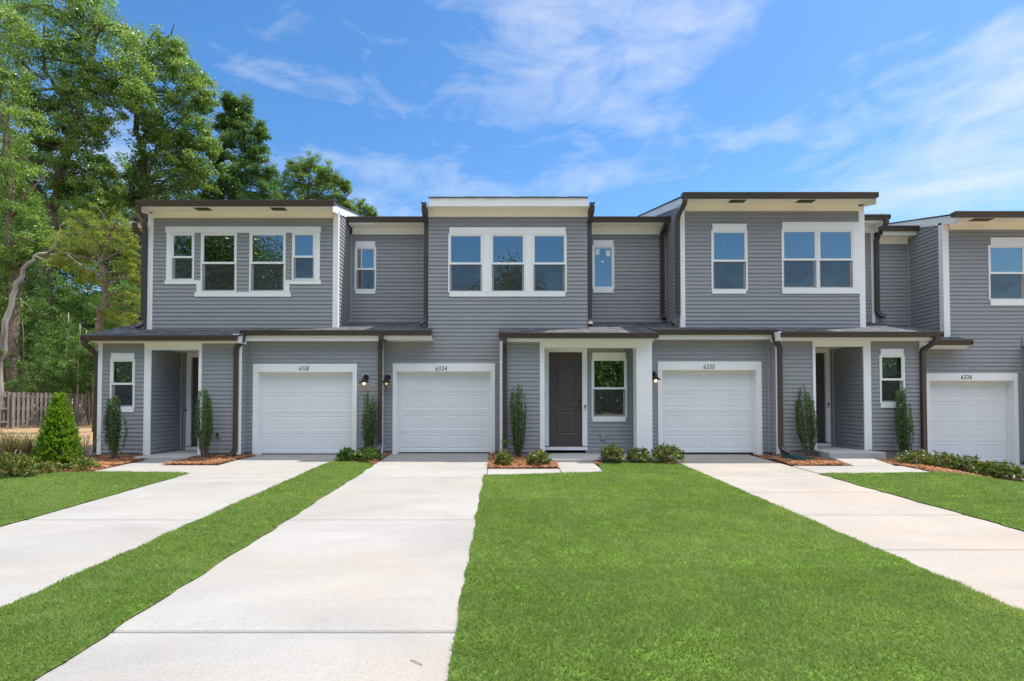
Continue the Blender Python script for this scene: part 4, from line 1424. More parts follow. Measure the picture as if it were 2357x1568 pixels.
# ------------------------------------------------------------------ lawn
def inside(P, poly):
    x, y = P[:, 0], P[:, 1]
    c = np.zeros(len(P), bool)
    n = len(poly)
    for i in range(n):
        x0, y0 = poly[i]; x1, y1 = poly[(i + 1) % n]
        if y0 == y1: continue
        k = ((y0 > y) != (y1 > y)) & (x < (x1 - x0) * (y - y0) / (y1 - y0) + x0)
        c ^= k
    return c


def wob(a, b, step=0.12, amp=0.025, seed=0):
    """a ragged turf edge from a to b"""
    r = random.Random(seed)
    L = math.hypot(b[0] - a[0], b[1] - a[1]); n = max(1, int(L / step))
    nx, ny = -(b[1] - a[1]) / L, (b[0] - a[0]) / L
    out = []
    ph = [r.uniform(0, 6.28) for _ in range(4)]
    for i in range(n):
        t = i / n
        s = t * L
        d = amp * (0.3 * math.sin(s * 1.9 + ph[0]) + 0.45 * math.sin(s * 4.7 + ph[1]) + 0.5 * math.sin(s * 9.1 + ph[2])) + r.uniform(-1, 1) * amp * 0.6
        if i == 0: d *= 0.2
        out.append((a[0] + (b[0] - a[0]) * t + nx * d, a[1] + (b[1] - a[1]) * t + ny * d))
    return out


def ring(*pts, amp=0.03, seed=0):
    o = []
    for i in range(len(pts)):
        o += wob(pts[i], pts[(i + 1) % len(pts)], amp=amp, seed=seed + i)
    return o


LAWNS = [
    ring((-6.17, -2), (-6.17, 10.40), (-6.45, 10.49), (-8.4, 10.60), (-9.6, 10.3), (-10.6, 9.9), (-16, 9.2), (-16, -2), amp=0.015, seed=1),
    ring((-3.90, -2), (-2.75, -2), (-2.75, 11.4), (-2.98, 11.95), (-3.80, 12.05), (-3.90, 11.5), amp=0.016, seed=20),
    ring((-0.31, -2), (4.03, -2), (4.03, 11.55), (3.55, 12.1), (2.30, 12.1), (2.16, 11.3), (2.10, 10.55), (1.3, 10.42), (0.6, 10.30), (-0.31, 10.18), amp=0.016, seed=40),
    ring((6.27, -2), (10.98, -2), (10.98, 10.7), (10.4, 10.95), (9.6, 10.75), (8.75, 10.55), (7.7, 10.42), (6.30, 10.36), amp=0.02, seed=60),
]


def tri_poly(poly, off, mb):
    from mathutils.geometry import tessellate_polygon
    pts = [Vector((x, y, 0)) for x, y in poly]
    tris = tessellate_polygon([pts])
    mb.add([(x, y, gz(x, y) + off) for x, y in poly], tris)


mb = MB()
for p in LAWNS: tri_poly(p, 0.012, mb)


def drape(o, off):
    import bmesh
    bm = bmesh.new(); bm.from_mesh(o.data)
    for it in range(5):
        es = [e for e in bm.edges if e.calc_length() > 0.9]
        if not es: break
        bmesh.ops.subdivide_edges(bm, edges=es, cuts=1)
        bmesh.ops.triangulate(bm, faces=bm.faces[:])
    for v in bm.verts: v.co.z = gz(v.co.x, v.co.y) + off
    bm.to_mesh(o.data); bm.free(); o.data.update()


drape(mb.build('lawn', 'lawn_soil', None, kind='structure'), 0.012)


def grass():
    rng = np.random.default_rng(5)
    Vs, Fs, Ts = [], [], []
    base = 0
    for k, poly in enumerate(LAWNS):
        A = np.array(poly)
        x0, y0 = A.min(0); x1, y1 = A.max(0)
        x0 = max(x0, -14.5); y0 = max(y0, 1.4)
        bands = [(y0, 5.0, 13000), (5.0, 8.0, 8000), (8.0, y1, 5000)]
        for ya, yb, dens in bands:
            if yb <= ya: continue
            n = int((x1 - x0) * (yb - ya) * dens)
            P = np.stack([rng.uniform(x0, x1, n), rng.uniform(ya, yb, n)], 1)
            # only what the lens could see, with a generous margin
            P = P[(P[:, 0] > -1.3 * P[:, 1] - 3.5) & (P[:, 0] < 1.3 * P[:, 1] + 3.5)]
            P = P[inside(P, poly)]
            n = len(P)
            if n == 0: continue
            # clumpy height and lean
            ph = np.sin(P[:, 0] * 2.3 + 1.7 * np.sin(P[:, 1] * 1.1)) * np.sin(P[:, 1] * 3.1 + 1.3 * np.sin(P[:, 0] * 1.9))
            ph2 = np.sin(P[:, 0] * 7.1 + P[:, 1] * 3.3 + 2 * np.sin(P[:, 1] * 4)) * np.sin(P[:, 1] * 9.7 - P[:, 0] * 2.1)
            h = (0.025 + 0.006 * ph + 0.005 * ph2) * rng.uniform(0.55, 1.35, n)
            h = np.maximum(h, 0.012)
            wdt = rng.uniform(0.0022, 0.0044, n) * (1 + 0.06 * P[:, 1])
            ang = rng.uniform(0, 2 * np.pi, n)
            lean = rng.normal(0, 0.55, (n, 2)) + 0.35 * np.stack([np.sin(ph2 * 3 + P[:, 0]), np.cos(ph * 4)], 1)
            z = ground_z(P[:, 0], P[:, 1]) + 0.010
            dx, dy = np.cos(ang) * wdt, np.sin(ang) * wdt
            B0 = np.stack([P[:, 0] - dx, P[:, 1] - dy, z], 1); B1 = np.stack([P[:, 0] + dx, P[:, 1] + dy, z], 1)
            T = np.stack([P[:, 0] + lean[:, 0] * h, P[:, 1] + lean[:, 1] * h, z + h], 1)
            V = np.stack([B0, B1, T], 1).reshape(-1, 3)
            Fc = np.arange(3 * n).reshape(n, 3) + base
            base += 3 * n
            big = np.sin(P[:, 0] * 0.9 + 2.1 * np.sin(P[:, 1] * 0.63)) * np.sin(P[:, 1] * 1.15 + 1.6 * np.sin(P[:, 0] * 0.71))
            tint = np.clip(0.50 + 0.18 * ph + 0.09 * ph2 + 0.13 * big + rng.normal(0, 0.16, n), 0, 0.92)
            dry = rng.uniform(0, 1, n) < 0.03 + 0.10 * np.clip(-ph * ph2 * 2, 0, 1) + 0.10 * np.clip(big - 0.55, 0, 1)
            tint[dry] = rng.uniform(0.95, 1, dry.sum())
            Vs.append(V); Fs.append(Fc); Ts.append(np.repeat(tint, 3))
    o = np_mesh('grass', np.concatenate(Vs), np.concatenate(Fs), np.concatenate(Ts), 'grass_blade')
    tag(o, 'short green turf grass of the front lawns between the driveways', 'grass', kind='stuff')
    print('grass blades', len(o.data.polygons))


grass()

# ------------------------------------------------------------------ pine straw beds
BEDS = [
    ring((-9.9, 12.8), (-8.33, 12.8), (-8.33, 10.62), (-9.6, 10.35), (-10.6, 9.95), (-16, 9.3), (-16, 11.3), (-11.2, 11.7), (-10.4, 12.5), amp=0.04, seed=80),
    ring((-7.44, 12.75), (-6.05, 13.05), (-6.21, 12.4), (-6.24, 11.56), (-7.40, 11.54), amp=0.02, seed=90),
    ring((-3.86, 13.1), (-2.80, 13.3), (-2.80, 11.6), (-2.98, 11.95), (-3.80, 12.05), amp=0.02, seed=100),
    ring((-0.24, 13.3), (0.0, 13.3), (0.05, 12.75), (1.04, 12.78), (1.06, 11.95), (1.24, 11.9), (1.24, 11.06), (-0.24, 11.06), amp=0.02, seed=110),
    ring((2.18, 11.94), (3.70, 11.94), (3.74, 12.95), (3.96, 13.1), (3.97, 11.6), (3.55, 12.05), (2.3, 12.05), (2.18, 11.3), amp=0.02, seed=120),
    ring((6.35, 13.1), (6.9, 12.75), (7.55, 12.78), (7.66, 12.1), (7.64, 11.40), (6.40, 11.38), amp=0.02, seed=130),
    ring((8.62, 12.75), (10.35, 12.75), (10.6, 13.2), (10.93, 13.2), (10.93, 10.75), (10.4, 11.0), (9.6, 10.8), (8.76, 10.6), (8.75, 11.38), (8.62, 12.1), amp=0.03, seed=140),
]
mb = MB()
for p in BEDS: tri_poly(p, 0.0, mb)
drape(mb.build('soil_bed', 'soil', None, kind='structure'), 0.0)


def pine_straw():
    rng = np.random.default_rng(9)
    Vs, Ts = [], []
    for poly in BEDS:
        A = np.array(poly)
        x0, y0 = A.min(0); x1, y1 = A.max(0)
        x0 = max(x0, -13.5)
        n = int((x1 - x0) * (y1 - y0) * 2600)
        P = np.stack([rng.uniform(x0, x1, n), rng.uniform(y0, y1, n)], 1)
        P = P[inside(P, poly)]
        n = len(P)
        ph = np.sin(P[:, 0] * 3.1 + 1.0) * np.sin(P[:, 1] * 4.3)
        z = ground_z(P[:, 0], P[:, 1]) + 0.012 + 0.03 * rng.random(n) ** 1.5 + 0.022 * np.clip(ph, 0, 1)
        L = rng.uniform(0.07, 0.19, n)
        a = rng.uniform(0, 2 * np.pi, n)
        tl = rng.normal(0, 0.16, n)
        D = np.stack([np.cos(a), np.sin(a), tl], 1) * L[:, None] * 0.5
        C = np.stack([P[:, 0], P[:, 1], z], 1)
        W = np.stack([-np.sin(a), np.cos(a), rng.normal(0, 0.5, n)], 1) * rng.uniform(0.0022, 0.004, n)[:, None]
        bend = np.stack([np.zeros(n), np.zeros(n), rng.uniform(-0.004, 0.018, n)], 1)
        V = np.stack([C - D - W, C - D + W, C + D + W + bend, C + D - W + bend], 1).reshape(-1, 3)
        Vs.append(V)
        Ts.append(np.repeat(np.clip(rng.normal(0.5, 0.25, n), 0, 1), 4))
    V = np.concatenate(Vs)
    o = np_mesh('pine_straw', V, np.arange(len(V)).reshape(-1, 4), np.concatenate(Ts), 'needle')
    tag(o, 'loose orange brown pine straw spread over the planting beds along the house fronts', 'pine straw', kind='stuff')


pine_straw()

# ------------------------------------------------------------------ shrubs
def round_bush(name, x, y, r, h, label, mat='leaf_bush', seed=0, group='low round shrubs', n=170, leaf=0.055):
    """low broadleaf shrub: short stems ending in whorls of leaves"""
    rng = np.random.default_rng(seed)
    z0 = gz(x, y)
    t = thing(name, (x, y, z0), label, 'shrub', group)
    st = MB()
    C, D, T = [], [], []
    for i in range(n):
        a = rng.uniform(0, 2 * np.pi); e = np.arccos(rng.uniform(-0.1, 1))
        rr = rng.uniform(0.72, 1.08)
        p = np.array([math.cos(a) * math.sin(e) * r * rr, math.sin(a) * math.sin(e) * r * rr, h * (0.30 + 0.68 * math.cos(e) * rr) + rng.normal(0, 0.02)])
        p[2] = max(p[2], 0.05)
        nrm = np.array([p[0] / r, p[1] / r, 0.9 * p[2] / h + 0.3]); nrm /= np.linalg.norm(nrm)
        if i % 5 == 0:
            st.sweep([(x + rng.normal(0, 0.02), y + rng.normal(0, 0.02), z0 - 0.02), (x + p[0] * 0.45, y + p[1] * 0.45, z0 + p[2] * 0.45), (x + p[0], y + p[1], z0 + p[2])], 0.012, 0.012, n=5, radii=[1, 0.7, 0.4])
        k = rng.integers(7, 11)
        tv = rng.uniform(0, 1) ** 1.3
        for j in range(k):
            d = rng.normal(size=3) * 0.75 + nrm * rng.uniform(0.3, 1.1)
            C.append(p + nrm * rng.uniform(-0.03, 0.02) + rng.normal(0, 0.008, 3)); D.append(d)
            T.append(np.clip(tv * 0.7 + rng.uniform(0, 0.35), 0, 1))
    C = np.array(C) + np.array([x, y, z0]); D = np.array(D); T = np.array(T)
    V, Fc, tt = leaf_quads(C, D, rng.uniform(0.7, 1.25, len(C)) * leaf, T, rng, 0.5, fold=0.08)
    np_mesh('foliage', V, Fc, tt, mat, t)
    st.build('stem', 'stem', t)
    return t


GB = 'low round shrubs'


def gpx(px, py):
    """ground point under an image point (flat part of the garden)"""
    Y = 12.0
    for _ in range(30):
        X = PX(px, py, Y)
        zz = PZ(py, Y) - gz(X, Y)
        Y += zz * 3.0
    return PX(px, py, Y), Y


round_bush('shrub', *gpx(797, 1062), 0.20, 0.27, 'glossy yellow green shrub at the corner of driveway 6338, the left of a pair', 'leaf_bright', 1, n=120)
round_bush('shrub', *gpx(846, 1062), 0.27, 0.28, 'glossy yellow green shrub at the foot of the tall holly beside garage 6338', 'leaf_bright', 2, n=150)
round_bush('shrub', *gpx(1161, 1073), 0.18, 0.30, 'small leafy shrub in pine straw right beside driveway 6334', 'leaf_bush', 3, n=110)
round_bush('shrub', *gpx(1240, 1073), 0.23, 0.34, 'leafy shrub in pine straw at the left of the 6334 porch step', 'leaf_bush', 4, n=140)
round_bush('shrub', *gpx(1409, 1066), 0.25, 0.40, 'leafy shrub by the porch step under the 6334 front window', 'leaf_bush', 5)
round_bush('shrub', *gpx(1471, 1064), 0.28, 0.29, 'lowest and widest shrub, at the foot of the white porch column', 'leaf_bush', 6, n=150)
round_bush('shrub', *gpx(1536, 1065), 0.33, 0.39, 'broad leafy shrub at the left corner of driveway 6330', 'leaf_bush', 7, n=200)
hedge = [(9.25, 11.62, 0.31, 0.34, 'first shrub of the sloping hedge by the grey downspout of 6330'), (9.72, 11.50, 0.32, 0.36, 'second shrub of the sloping hedge, in front of garage 6326 left edge'), (10.12, 11.36, 0.31, 0.38, 'middle shrub of the sloping hedge in front of garage 6326'),
         (10.44, 11.20, 0.29, 0.35, 'fourth shrub of the sloping hedge, just before its end'), (10.68, 11.02, 0.25, 0.34, 'last and lowest shrub of the sloping hedge at driveway 6326')]
for i, (x, y, r, hh, lb) in enumerate(hedge):
    round_bush('shrub', x, y, r, hh, lb, 'leaf_bush', 20 + i, 'hedge shrubs beside driveway 6326', n=170)
round_bush('shrub', *gpx(24, 1098), 0.35, 0.42, 'large leafy shrub at the left edge of the picture by the lawn', 'leaf_bush', 30, n=260)
round_bush('shrub', *gpx(64, 1099), 0.15, 0.17, 'smallest shrub, tucked against the right side of the largest shrub', 'leaf_bush', 31, n=60)
round_bush('shrub', *gpx(112, 1088), 0.26, 0.20, 'low sparse shrub in front of the cone shaped conifer', 'leaf_bush', 32, n=90)
round_bush('shrub', *gpx(190, 1083), 0.27, 0.22, 'low sparse reddish shrub between the conifer and the house corner', 'leaf_bush', 33, n=100)


def sky_pencil(x, y, w, h, label, seed, lean=0.0, open_=0.35, mat='leaf_holly', spur=False):
    rng = np.random.default_rng(seed)
    z0 = gz(x, y)
    t = thing('columnar_holly', (x, y, z0), label, 'holly shrub', 'narrow upright hollies')
    st = MB()
    C, D, T = [], [], []
    nb = 20
    for i in range(nb):
        a = rng.uniform(0, 2 * np.pi); q = math.sqrt(rng.uniform(0.05, 1))
        top = h * (1.0 - 0.42 * rng.uniform(0.0, 1.0) * (0.5 + 0.6 * q)) if i else h
        if i == 0: q = 0.1
        if i == 1 and open_ > 0.4: top = h * 1.0
        kk = rng.uniform(0.75, 1.2)
        bx, by = math.cos(a) * w * 0.5 * kk, math.sin(a) * w * 0.5 * kk
        pts = []
        m = 14
        for k in range(m + 1):
            s = k / m
            prof = (0.20 + 0.80 * math.sin(min(1, s * 1.3) * math.pi / 2)) * (1 - 0.22 * max(0, s - 0.75) / 0.25)
            pts.append(np.array([bx * q * prof + lean * s * h + rng.normal(0, 0.004), by * q * prof + rng.normal(0, 0.004), s * top - 0.01]))
        st.sweep([(x + p[0], y + p[1], z0 + p[2]) for p in pts], 0.016, 0.016, n=5, radii=[1.0 - 0.7 * k / m for k in range(m + 1)])
        dens = int(235 * top)
        for j in range(dens):
            s = rng.uniform(open_ * 0.5, 1.0)
            if s < open_ and rng.uniform() < 0.6: continue
            k = min(int(s * m), m - 1); f = s * m - k
            p = pts[k] * (1 - f) + pts[k + 1] * f
            o = rng.normal(0, 0.012, 3)
            d = np.array([o[0] * 30, o[1] * 30, 0.9]) + rng.normal(0, 0.35, 3)
            C.append(p + o); D.append(d)
            T.append(np.clip(rng.uniform(0, 0.75) + 0.45 * max(0, s - 0.72) / 0.28 * rng.uniform(0, 1), 0, 1))
    if spur:
        pts = [np.array([0.0, 0, 0.22]), np.array([-0.12, -0.05, 0.36]), np.array([-0.24, -0.08, 0.41]), np.array([-0.42, -0.1, 0.40])]
        st.sweep([(x + p[0], y + p[1], z0 + p[2]) for p in pts], 0.012, 0.012, n=5)
        for j in range(220):
            s = rng.uniform(0.3, 1) * 3; k = min(int(s), 2); f = s - k
            p = pts[k] * (1 - f) + pts[k + 1] * f + rng.normal(0, 0.022, 3)
            C.append(p); D.append(rng.normal(size=3) + [0, 0, 0.8]); T.append(rng.uniform(0.4, 1))
    C = np.array(C) + np.array([x, y, z0]); D = np.array(D); T = np.array(T)
    V, Fc, tt = leaf_quads(C, D, rng.uniform(0.75, 1.3, len(C)) * 0.034, T, rng, 0.55, fold=0.05)
    np_mesh('foliage', V, Fc, tt, mat, t)
    st.build('stem', 'bark_brown', t)


def holly(px, base, top, wpx, label, seed, ymax=12.58, **k):
    x, y = gpx(px, base)
    y = min(y, ymax)
    x = PX(px, base, y)
    sky_pencil(x, y, wpx * y / F, PZ(top, y) - gz(x, y), label, seed, **k)


holly(266, 1059, 913, 46, 'holly in front of the left window of 6338, dark with bare stems at its foot', 41, open_=0.33)
holly(471, 1057, 895, 42, 'holly beside the 6338 front door, in the pine straw by the downspout', 42, open_=0.34)
holly(848, 1046, 903, 40, 'holly between the two garage doors 6338 and 6334 with a flared top', 43, ymax=12.85, open_=0.18)
holly(1193, 1056, 885, 36, 'slim dark holly with a side shoot, left of the 6334 entry', 44, open_=0.12, spur=True)
holly(1865, 1049, 886, 44, 'holly leaning to the left beside the 6330 front door', 45, lean=-0.06, open_=0.30)
holly(2081, 1056, 895, 44, 'holly at the right corner of the 6330 porch by the sloping hedge', 46, open_=0.26)


def thuja(x, y, r, h):
    rng = np.random.default_rng(77)
    z0 = gz(x, y)
    t = thing('conifer', (x, y, z0), 'bright green cone shaped arborvitae beside the left house corner', 'conifer')
    C, D, T, SZ, B = [], [], [], [], []
    for i in range(1250):
        s = rng.uniform(0, 1) ** 1.35
        R_ = r * (1 - s) ** 0.72 * (1.0 if s > 0.1 else 0.75 + 2.5 * s)
        a = rng.uniform(0, 2 * np.pi)
        p = np.array([math.cos(a) * R_ * rng.uniform(0.62, 1.05), math.sin(a) * R_ * rng.uniform(0.62, 1.05), 0.05 + s * (h - 0.10)])
        outd = np.array([math.cos(a), math.sin(a), 0.55 + s * 1.2]); outd /= np.linalg.norm(outd)
        side = np.cross(outd, [0, 0, 1]); side /= np.linalg.norm(side) + 1e-6
        side = side * math.cos(rng.uniform(-1, 1)) + np.cross(outd, side) * math.sin(rng.uniform(-1.2, 1.2))
        tv = rng.uniform(0, 1)
        for j in range(26):                  # one flat spray of scale-leaf twigs
            u = rng.uniform(0, 1); v = rng.uniform(-1, 1) * (1 - u * 0.7)
            q = p + outd * (u - 0.45) * 0.16 + side * v * 0.07 + rng.normal(0, 0.006, 3)
            C.append(q); D.append(outd * 1.0 + side * v * 0.9 + rng.normal(0, 0.15, 3)); T.append(np.clip(0.25 + 0.5 * tv + 0.3 * (u - 0.3) + rng.normal(0, 0.1), 0, 1)); SZ.append(rng.uniform(0.035, 0.07))
    C = np.array(C) + np.array([x, y, z0])
    V, Fc, tt = leaf_quads(C, np.array(D), np.array(SZ), np.array(T), rng, 0.34)
    np_mesh('foliage', V, Fc, tt, 'leaf_thuja', t)
    MB().sweep([(x, y, z0 - 0.05), (x, y, z0 + h * 0.5), (x, y, z0 + h * 0.93)], 0.09, 0.09, n=8, radii=[1, 0.6, 0.15]).build('trunk', 'bark_brown', t)


thuja(*gpx(135, 1076), 0.40, 1.55)


def grass_clump(x, y, h, n, label, seed, green=0.5):
    rng = np.random.default_rng(seed)
    z0 = gz(x, y)
    V, T = [], []
    for i in range(n):
        a = rng.uniform(0, 2 * np.pi); L = h * rng.uniform(0.6, 1.1); out = rng.uniform(0.15, 0.75) * L
        b = np.array([x + rng.normal(0, 0.05), y + rng.normal(0, 0.05), z0])
        pts = [b + np.array([math.cos(a) * out * s ** 2, math.sin(a) * out * s ** 2, L * (s - 0.25 * s ** 3)]) for s in (0, 0.35, 0.7, 1.0)]
        wv = np.array([-math.sin(a), math.cos(a), 0.2]) * 0.011
        tv = rng.uniform(green, 1) if rng.uniform() < 0.4 else rng.uniform(0, 0.6)
        for k in range(3):
            w0 = wv * (1 - k / 3.2); w1 = wv * (1 - (k + 1) / 3.2)
            V += [pts[k] - w0, pts[k] + w0, pts[k + 1] + w1, pts[k + 1] - w1]; T += [tv] * 4
    V = np.array(V)
    o = thing('grass_clump', (x, y, z0), label, 'ornamental grass', 'clumps of dry ornamental grass')
    np_mesh('foliage', V, np.arange(len(V)).reshape(-1, 4), np.array(T), 'leaf_dry', o)


gx, gy = gpx(18, 1078)
grass_clump(gx, gy, 1.1, 260, 'tall pale green ornamental grass at the left edge behind the largest shrub', 51, 0.7)
gx, gy = gpx(66, 1076)
grass_clump(gx, gy, 1.0, 280, 'straw coloured ornamental grass fanning out left of the conifer', 52, 0.9)


def twig_shrub(x, y, h, label, seed):
    rng = np.random.default_rng(seed)
    z0 = gz(x, y)
    t = thing('bare_shrub', (x, y, z0), label, 'shrub')
    m = MB()
    for i in range(26):
        a = rng.uniform(0, 2 * np.pi); L = h * rng.uniform(0.6, 1.05); s = rng.uniform(0.1, 0.45)
        p0 = Vector((x + rng.normal(0, 0.03), y + rng.normal(0, 0.03), z0 - 0.02))
        p1 = p0 + Vector((math.cos(a) * s * 0.35 * L, math.sin(a) * s * 0.35 * L, L * 0.5))
        p2 = p0 + Vector((math.cos(a) * s * L + rng.normal(0, 0.03), math.sin(a) * s * L, L))
        m.sweep([p0, p1, p2], 0.012, 0.012, n=4, radii=[1, 0.6, 0.3])
        for k in range(3):
            q = p1.lerp(p2, rng.uniform(0, 0.8))
            m.sweep([q, q + Vector((rng.normal(0, 0.06), rng.normal(0, 0.06), rng.uniform(0.05, 0.18)))], 0.006, 0.006, n=3, radii=[1, 0.5])
    m.build('branch', 'bark_brown', t)


gx, gy = gpx(196, 1072)
twig_shrub(gx, gy, 0.72, 'leafless twiggy shrub between the conifer and the house corner', 61)

# green splash block under the downspout of 6330
def splash_block():
    x0, y0 = 6.86, 12.42
    z0 = gz(x0, y0) + 0.02
    t = thing('splash_block', (x0, y0, z0), 'dark green plastic splash block under the downspout right of garage 6330', 'splash block')
    a = math.radians(-58)
    ax = Vector((math.cos(a), math.sin(a), 0)); bx = Vector((-math.sin(a), math.cos(a), 0))
    m = MB()
    L = 0.46

    def pt(u, v, z):
        p = Vector((x0, y0, z0)) + ax * u + bx * v; return (p.x, p.y, z0 + z)
    w0, w1, w2, hh = 0.11, 0.17, 0.015, 0.085
    for (u0, u1, wa, wb, ha, hb) in ((-0.08, 0.22, w0, 0.13, 0.10, 0.075), (0.22, L, 0.13, 0.16, 0.075, 0.05)):
        m.quad(pt(u0, -wa, 0.035), pt(u1, -wb, 0.015), pt(u1, wb, 0.015), pt(u0, wa, 0.035))
        for sg in (-1, 1):
            m.quad(pt(u0, sg * wa, 0.035), pt(u1, sg * wb, 0.015), pt(u1, sg * (wb + 0.03), hb), pt(u0, sg * (wa + 0.03), ha))
            m.quad(pt(u0, sg * (wa + 0.03), ha), pt(u1, sg * (wb + 0.03), hb), pt(u1, sg * (wb + 0.045), -0.02), pt(u0, sg * (wa + 0.045), -0.02))
    m.quad(pt(-0.08, -w0, 0.035), pt(-0.08, w0, 0.035), pt(-0.08, w0 + 0.03, 0.10), pt(-0.08, -w0 - 0.03, 0.10))
    m.quad(pt(-0.08, -w0 - 0.045, -0.02), pt(-0.08, w0 + 0.045, -0.02), pt(-0.08, w0 + 0.03, 0.10), pt(-0.08, -w0 - 0.03, 0.10))
    m.build('trough', 'green_plastic', t)


splash_block()


# a fallen twig on the nearest slab
m = MB().sweep([(-0.57, 3.36, gz(-0.57, 3.36) + 0.004), (-0.53, 3.33, gz(-0.5, 3.33) + 0.010), (-0.485, 3.30, gz(-0.46, 3.30) + 0.004)], 0.006, 0.006, n=5, radii=[0.6, 1, 0.7])
tag(m.build('twig', 'bark_brown'), 'thin brown twig lying on the near end of driveway 6334', 'twig')

# ------------------------------------------------------------------ fence
def fence():
    a = Vector((-25.85, 21.0)); b = Vector((-23.6, 36.0))
    t = thing('fence', (a.x, a.y, 0.05), 'weathered brown shadowbox board fence in front of the trees at left', 'fence')
    d = (b - a).normalized(); n = Vector((d.y, -d.x))       # n faces the garden (+x side)
    L = (b - a).length
    zg = 0.03
    rnd = random.Random(4)
    mb = MB(); rl = MB(); po = MB()

    def slab(m, s0, s1, o0, o1, z0, z1):
        ps = [a + d * s0 + n * o0, a + d * s1 + n * o0, a + d * s1 + n * o1, a + d * s0 + n * o1]
        m.add([(p.x, p.y, z0) for p in ps] + [(p.x, p.y, z1) for p in ps], [(0, 3, 2, 1), (4, 5, 6, 7), (0, 1, 5, 4), (1, 2, 6, 5), (2, 3, 7, 6), (3, 0, 4, 7)])
    s = 0.0; k = 0
    while s < L:
        tz = 1.83 + rnd.uniform(-0.012, 0.012)
        if k % 12 != 11:
            slab(mb, s, s + 0.145, 0.045, 0.065, zg + 0.03, zg + tz)
        slab(mb, s + 0.115, s + 0.26, -0.065, -0.045, zg + 0.03, zg + tz)
        s += 0.232; k += 1
    for z in (0.28, 0.95, 1.58):
        slab(rl, 0, L, -0.04, 0.04, zg + z, zg + z + 0.09)
    s = 0.3
    while s < L:
        slab(po, s, s + 0.11, 0.066, 0.17, zg - 0.1, zg + 1.72); s += 2.7
    mb.build('board', 'fence_wood', t); rl.build('rail', 'fence_wood', t); po.build('post', 'fence_wood', t)


fence()

# ------------------------------------------------------------------ trees
def crown_leaves(blobs, Y, rng, leaf, dens=1.0, sub=11, per=120, flat=0.85):
    """blobs (px, py, r_px [, dY]): each becomes many small leaf clumps filling a 3-D ellipsoid at depth Y"""
    C, D, T = [], [], []
    for bl in blobs:
        px, py, r = bl[:3]; dy = bl[3] if len(bl) > 3 else 0.0
        Yb = Y + dy
        c = np.array(P3(px, py, Yb)); R_ = r * Yb / F
        ns = int(sub * (1.0 if r < 60 else (r / 60) ** 1.3))
        for i in range(ns):
            d = rng.normal(size=3); d /= np.linalg.norm(d)
            q = c + d * R_ * (rng.uniform(0.15, 1.12) ** 0.7 if i % 6 else rng.uniform(1.0, 1.38)) * np.array([1, 1.0, 0.9])
            rs = R_ * rng.uniform(0.17, 0.36) / (1.0 if r < 60 else (r / 60) ** 0.35)
            n = int(per * dens * rng.uniform(0.6, 1.3))
            o = rng.normal(size=(n, 3)) * rs * np.array([0.55, 0.55, 0.36])
            C.append(q + o)
            dd = o / (rs + 1e-6) + rng.normal(size=(n, 3)) * 0.8 + np.array([0, 0, -0.25])
            D.append(dd)
            T.append(np.clip(rng.uniform(0.1, 0.75) * 0.55 + rng.uniform(0, 0.5, n), 0, 1))
    C = np.concatenate(C); D = np.concatenate(D); T = np.concatenate(T)
    sz = leaf * 0.9 * rng.uniform(0.5, 1.15, len(C))
    return leaf_quads(C, D, sz, T, rng, 0.55, fold=0.10)


def limb_path(pts, Y, dys=None):
    out = []
    for i, (px, py) in enumerate(pts):
        out.append(P3(px, py, Y + (dys[i] if dys else 0)))
    return out


def subdiv_path(pts, k=3, jit=0.0, rng=None):
    o = []
    for a, b in zip(pts[:-1], pts[1:]):
        for j in range(k):
            p = a.lerp(b, j / k)
            if jit and (j or o): p = p + Vector(rng.normal(0, jit, 3))
            o.append(p)
    o.append(pts[-1])
    return o


def tree(name, label, Y, trunk, limbs, blobs, leafmat, bark, seed, w0, leaf=0.20, dens=1.0, group='tall trees beyond the fence', per=135, sub=25, twigs=True):
    rng = np.random.default_rng(seed)
    base = P3(*trunk[0], Y)
    base.z = gz(base.x, Y) - 0.1
    t = thing(name, (base.x, Y, base.z), label, 'tree', group)
    m = MB()
    path = [base] + limb_path(trunk[1:], Y)
    path = subdiv_path(path, 3, 0.05, rng)
    n = len(path)
    m.sweep(path, w0, w0, n=9, radii=[1.25 if i == 0 else 1.0 - 0.72 * i / n for i in range(n)])
    for pts, w in limbs:
        pp = subdiv_path(limb_path(pts, Y, [rng.uniform(-0.4, 0.4) for _ in pts]), 3, 0.05, rng)
        m.sweep(pp, w, w, n=6, radii=[1.0 - 0.75 * i / len(pp) for i in range(len(pp))])
    if twigs:
        for bl in blobs:
            c = P3(bl[0], bl[1], Y + (bl[3] if len(bl) > 3 else 0))
            near = min(path[n // 3:], key=lambda p: (p - c).length)
            for q in range(2):
                e = c + Vector(rng.normal(0, 0.5, 3)) * (bl[2] * Y / F)
                mid = near.lerp(e, 0.5) + Vector(rng.normal(0, 0.25, 3)) + Vector((0, 0, 0.25))
                pp = subdiv_path([near, mid, e], 3, 0.05, rng)
                m.sweep(pp, w0 * 0.22, w0 * 0.22, n=5, radii=[1.0 - 0.8 * i / len(pp) for i in range(len(pp))])
    m.build('trunk', bark, t, smooth_=True)
    if blobs:
        V, Fc, tt = crown_leaves(blobs, Y, rng, leaf, dens, sub, per)
        np_mesh('crown', V, Fc, tt, leafmat, t)
    return t


